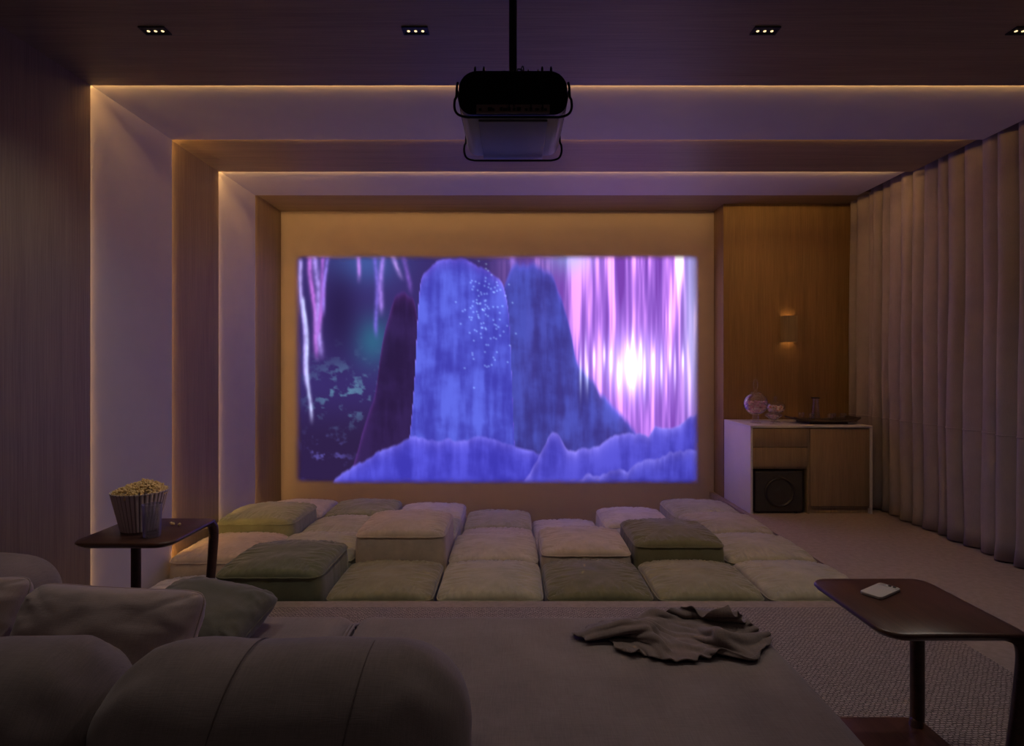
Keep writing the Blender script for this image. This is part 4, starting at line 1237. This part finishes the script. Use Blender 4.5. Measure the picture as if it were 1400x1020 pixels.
def phone():
    e = empty('phone', (1.41, 2.177, zt + 0.0005), math.radians(33))
    tag(e, 'pale mobile phone lying face down on the side table', 'phone')
    bm = bmesh.new()
    l, w, t = 0.080, 0.0385, 0.011
    r = bmesh.ops.create_cube(bm, size=1)
    for v in bm.verts:
        v.co = Vector((v.co.x * 2 * l, v.co.y * 2 * w, (v.co.z + 0.5) * t))
    bmesh.ops.bevel(bm, geom=[ed for ed in bm.edges if abs(ed.verts[0].co.z - ed.verts[1].co.z) > 0.005], offset=0.013, segments=6, affect='EDGES', profile=0.5)
    bmesh.ops.bevel(bm, geom=[ed for ed in bm.edges if len(ed.link_faces) == 2 and ed.calc_face_angle() > 0.8], offset=0.0028, segments=2, affect='EDGES', profile=0.5)
    bm_obj('shell', bm, M['ceramic'], e, True)
    bar = box('camera_bump', l - 0.030, l - 0.008, -w + 0.006, w - 0.006, t - 0.0005, t + 0.0018, M['ceramic'], e, 0.0012)
    for y in (0.022, 0.006):
        lathe('lens', [(0.0, 0.0), (0.0062, 0.0), (0.0062, 0.0018), (0.0, 0.0018)], M['phone_glass'], bar, 20, loc=(l - 0.019, -y, t + 0.0016))
    box('flash', l - 0.021, l - 0.017, 0.008, 0.028, t + 0.0016, t + 0.0022, M['chrome_dark'], bar)
phone()

# ------------------------------------------------------------------ popcorn, glass
def kernel_bm(bm, c, s, rng):
    for q in range(3):
        r = bmesh.ops.create_icosphere(bm, subdivisions=1, radius=s * rng.uniform(0.55, 0.8))
        o = Vector((rng.uniform(-1, 1), rng.uniform(-1, 1), rng.uniform(-0.6, 0.8))) * s * 0.55
        for v in r['verts']:
            v.co += c + o

def popcorn():
    bx, by = -1.985, 3.035
    e = empty('popcorn_bucket', (bx, by, zt2 + 0.001))
    tag(e, 'ribbed paper popcorn bucket on the left side table', 'bucket')
    n = 144
    vs, fs = [], []
    h = 0.205
    prof = [(0.086, 0.0), (0.088, 0.004), (0.131, h - 0.008), (0.135, h - 0.004), (0.135, h), (0.131, h), (0.128, h - 0.008), (0.084, 0.005)]
    for k, (r, z) in enumerate(prof):
        for j in range(n):
            a = 2 * PI * j / n
            rib = 1 + (0.016 if (j // 2) % 2 else -0.016) * (1 if k in (1, 2) else 0)
            vs.append((r * rib * math.cos(a), r * rib * math.sin(a), z))
    for k in range(len(prof) - 1):
        for j in range(n):
            fs.append((k * n + j, k * n + (j + 1) % n, (k + 1) * n + (j + 1) % n, (k + 1) * n + j))
    fs.append(tuple(range(n - 1, -1, -1)))
    fs.append(tuple(range((len(prof) - 1) * n, len(prof) * n)))
    m, nt, b = new_mat('bucket_paper')
    tc = N(nt, 'ShaderNodeTexCoord')
    sep = N(nt, 'ShaderNodeSeparateXYZ'); nt.links.new(tc.outputs['Object'], sep.inputs[0])
    at = N(nt, 'ShaderNodeMath'); at.operation = 'ARCTAN2'
    nt.links.new(sep.outputs[1], at.inputs[0]); nt.links.new(sep.outputs[0], at.inputs[1])
    mu = N(nt, 'ShaderNodeMath'); mu.operation = 'MULTIPLY'; mu.inputs[1].default_value = 36
    nt.links.new(at.outputs[0], mu.inputs[0])
    sn = N(nt, 'ShaderNodeMath'); sn.operation = 'SINE'; nt.links.new(mu.outputs[0], sn.inputs[0])
    nt.links.new(ramp(nt, sn.outputs[0], [(0.40, (0.85, 0.74, 0.70)), (0.75, (0.42, 0.33, 0.30))]), b.inputs['Base Color'])
    b.inputs['Roughness'].default_value = 0.75
    mesh_obj('bucket', vs, fs, m, e, False)
    rng = random.Random(12)
    bm = bmesh.new()
    for k in range(520):
        a = rng.uniform(0, 2 * PI); r = 0.125 * math.sqrt(rng.random())
        top = h - 0.012 + 0.055 * (1 - (r / 0.13) ** 2) ** 0.8 + 0.016 * math.cos(a - 0.5) * (1 - r / 0.13)
        z = top - rng.random() ** 2 * 0.02
        kernel_bm(bm, Vector((r * math.cos(a), r * math.sin(a), z)), 0.0085, rng)
    o = bm_obj('popcorn', bm, M['popcorn'], None, True, loc=(bx, by, zt2 + 0.001))
    tag(o, 'heap of golden popcorn filling the ribbed bucket', 'popcorn', kind='stuff')
    for x, y, lab in ((-1.852, 3.095, 'single popcorn kernel on the table, nearer the glass'), (-1.803, 3.088, 'single popcorn kernel on the table, farther from the glass')):
        bm = bmesh.new()
        kernel_bm(bm, Vector((0, 0, 0.009)), 0.012, rng)
        zmin = min(v.co.z for v in bm.verts)
        for v in bm.verts:
            v.co.z -= zmin
        o = bm_obj('popcorn_kernel', bm, M['popcorn'], None, True, loc=(x, y, zt2 + 0.0005))
        tag(o, lab, 'popcorn', 'loose popcorn kernels')
    g = empty('drinking_glass', (-1.835, 2.90, zt2 + 0.001))
    tag(g, 'tall clear glass of water beside the popcorn bucket', 'glass')
    lathe('glass_wall', [(0.0, 0.0), (0.038, 0.0), (0.040, 0.006), (0.046, 0.165), (0.0435, 0.165), (0.0375, 0.014), (0.0, 0.012)], M['wet_glass'], g, 40)
    lathe('water', [(0.0, 0.0122), (0.0373, 0.0142), (0.0417, 0.118), (0.0, 0.118)], M['water'], g, 40)
popcorn()
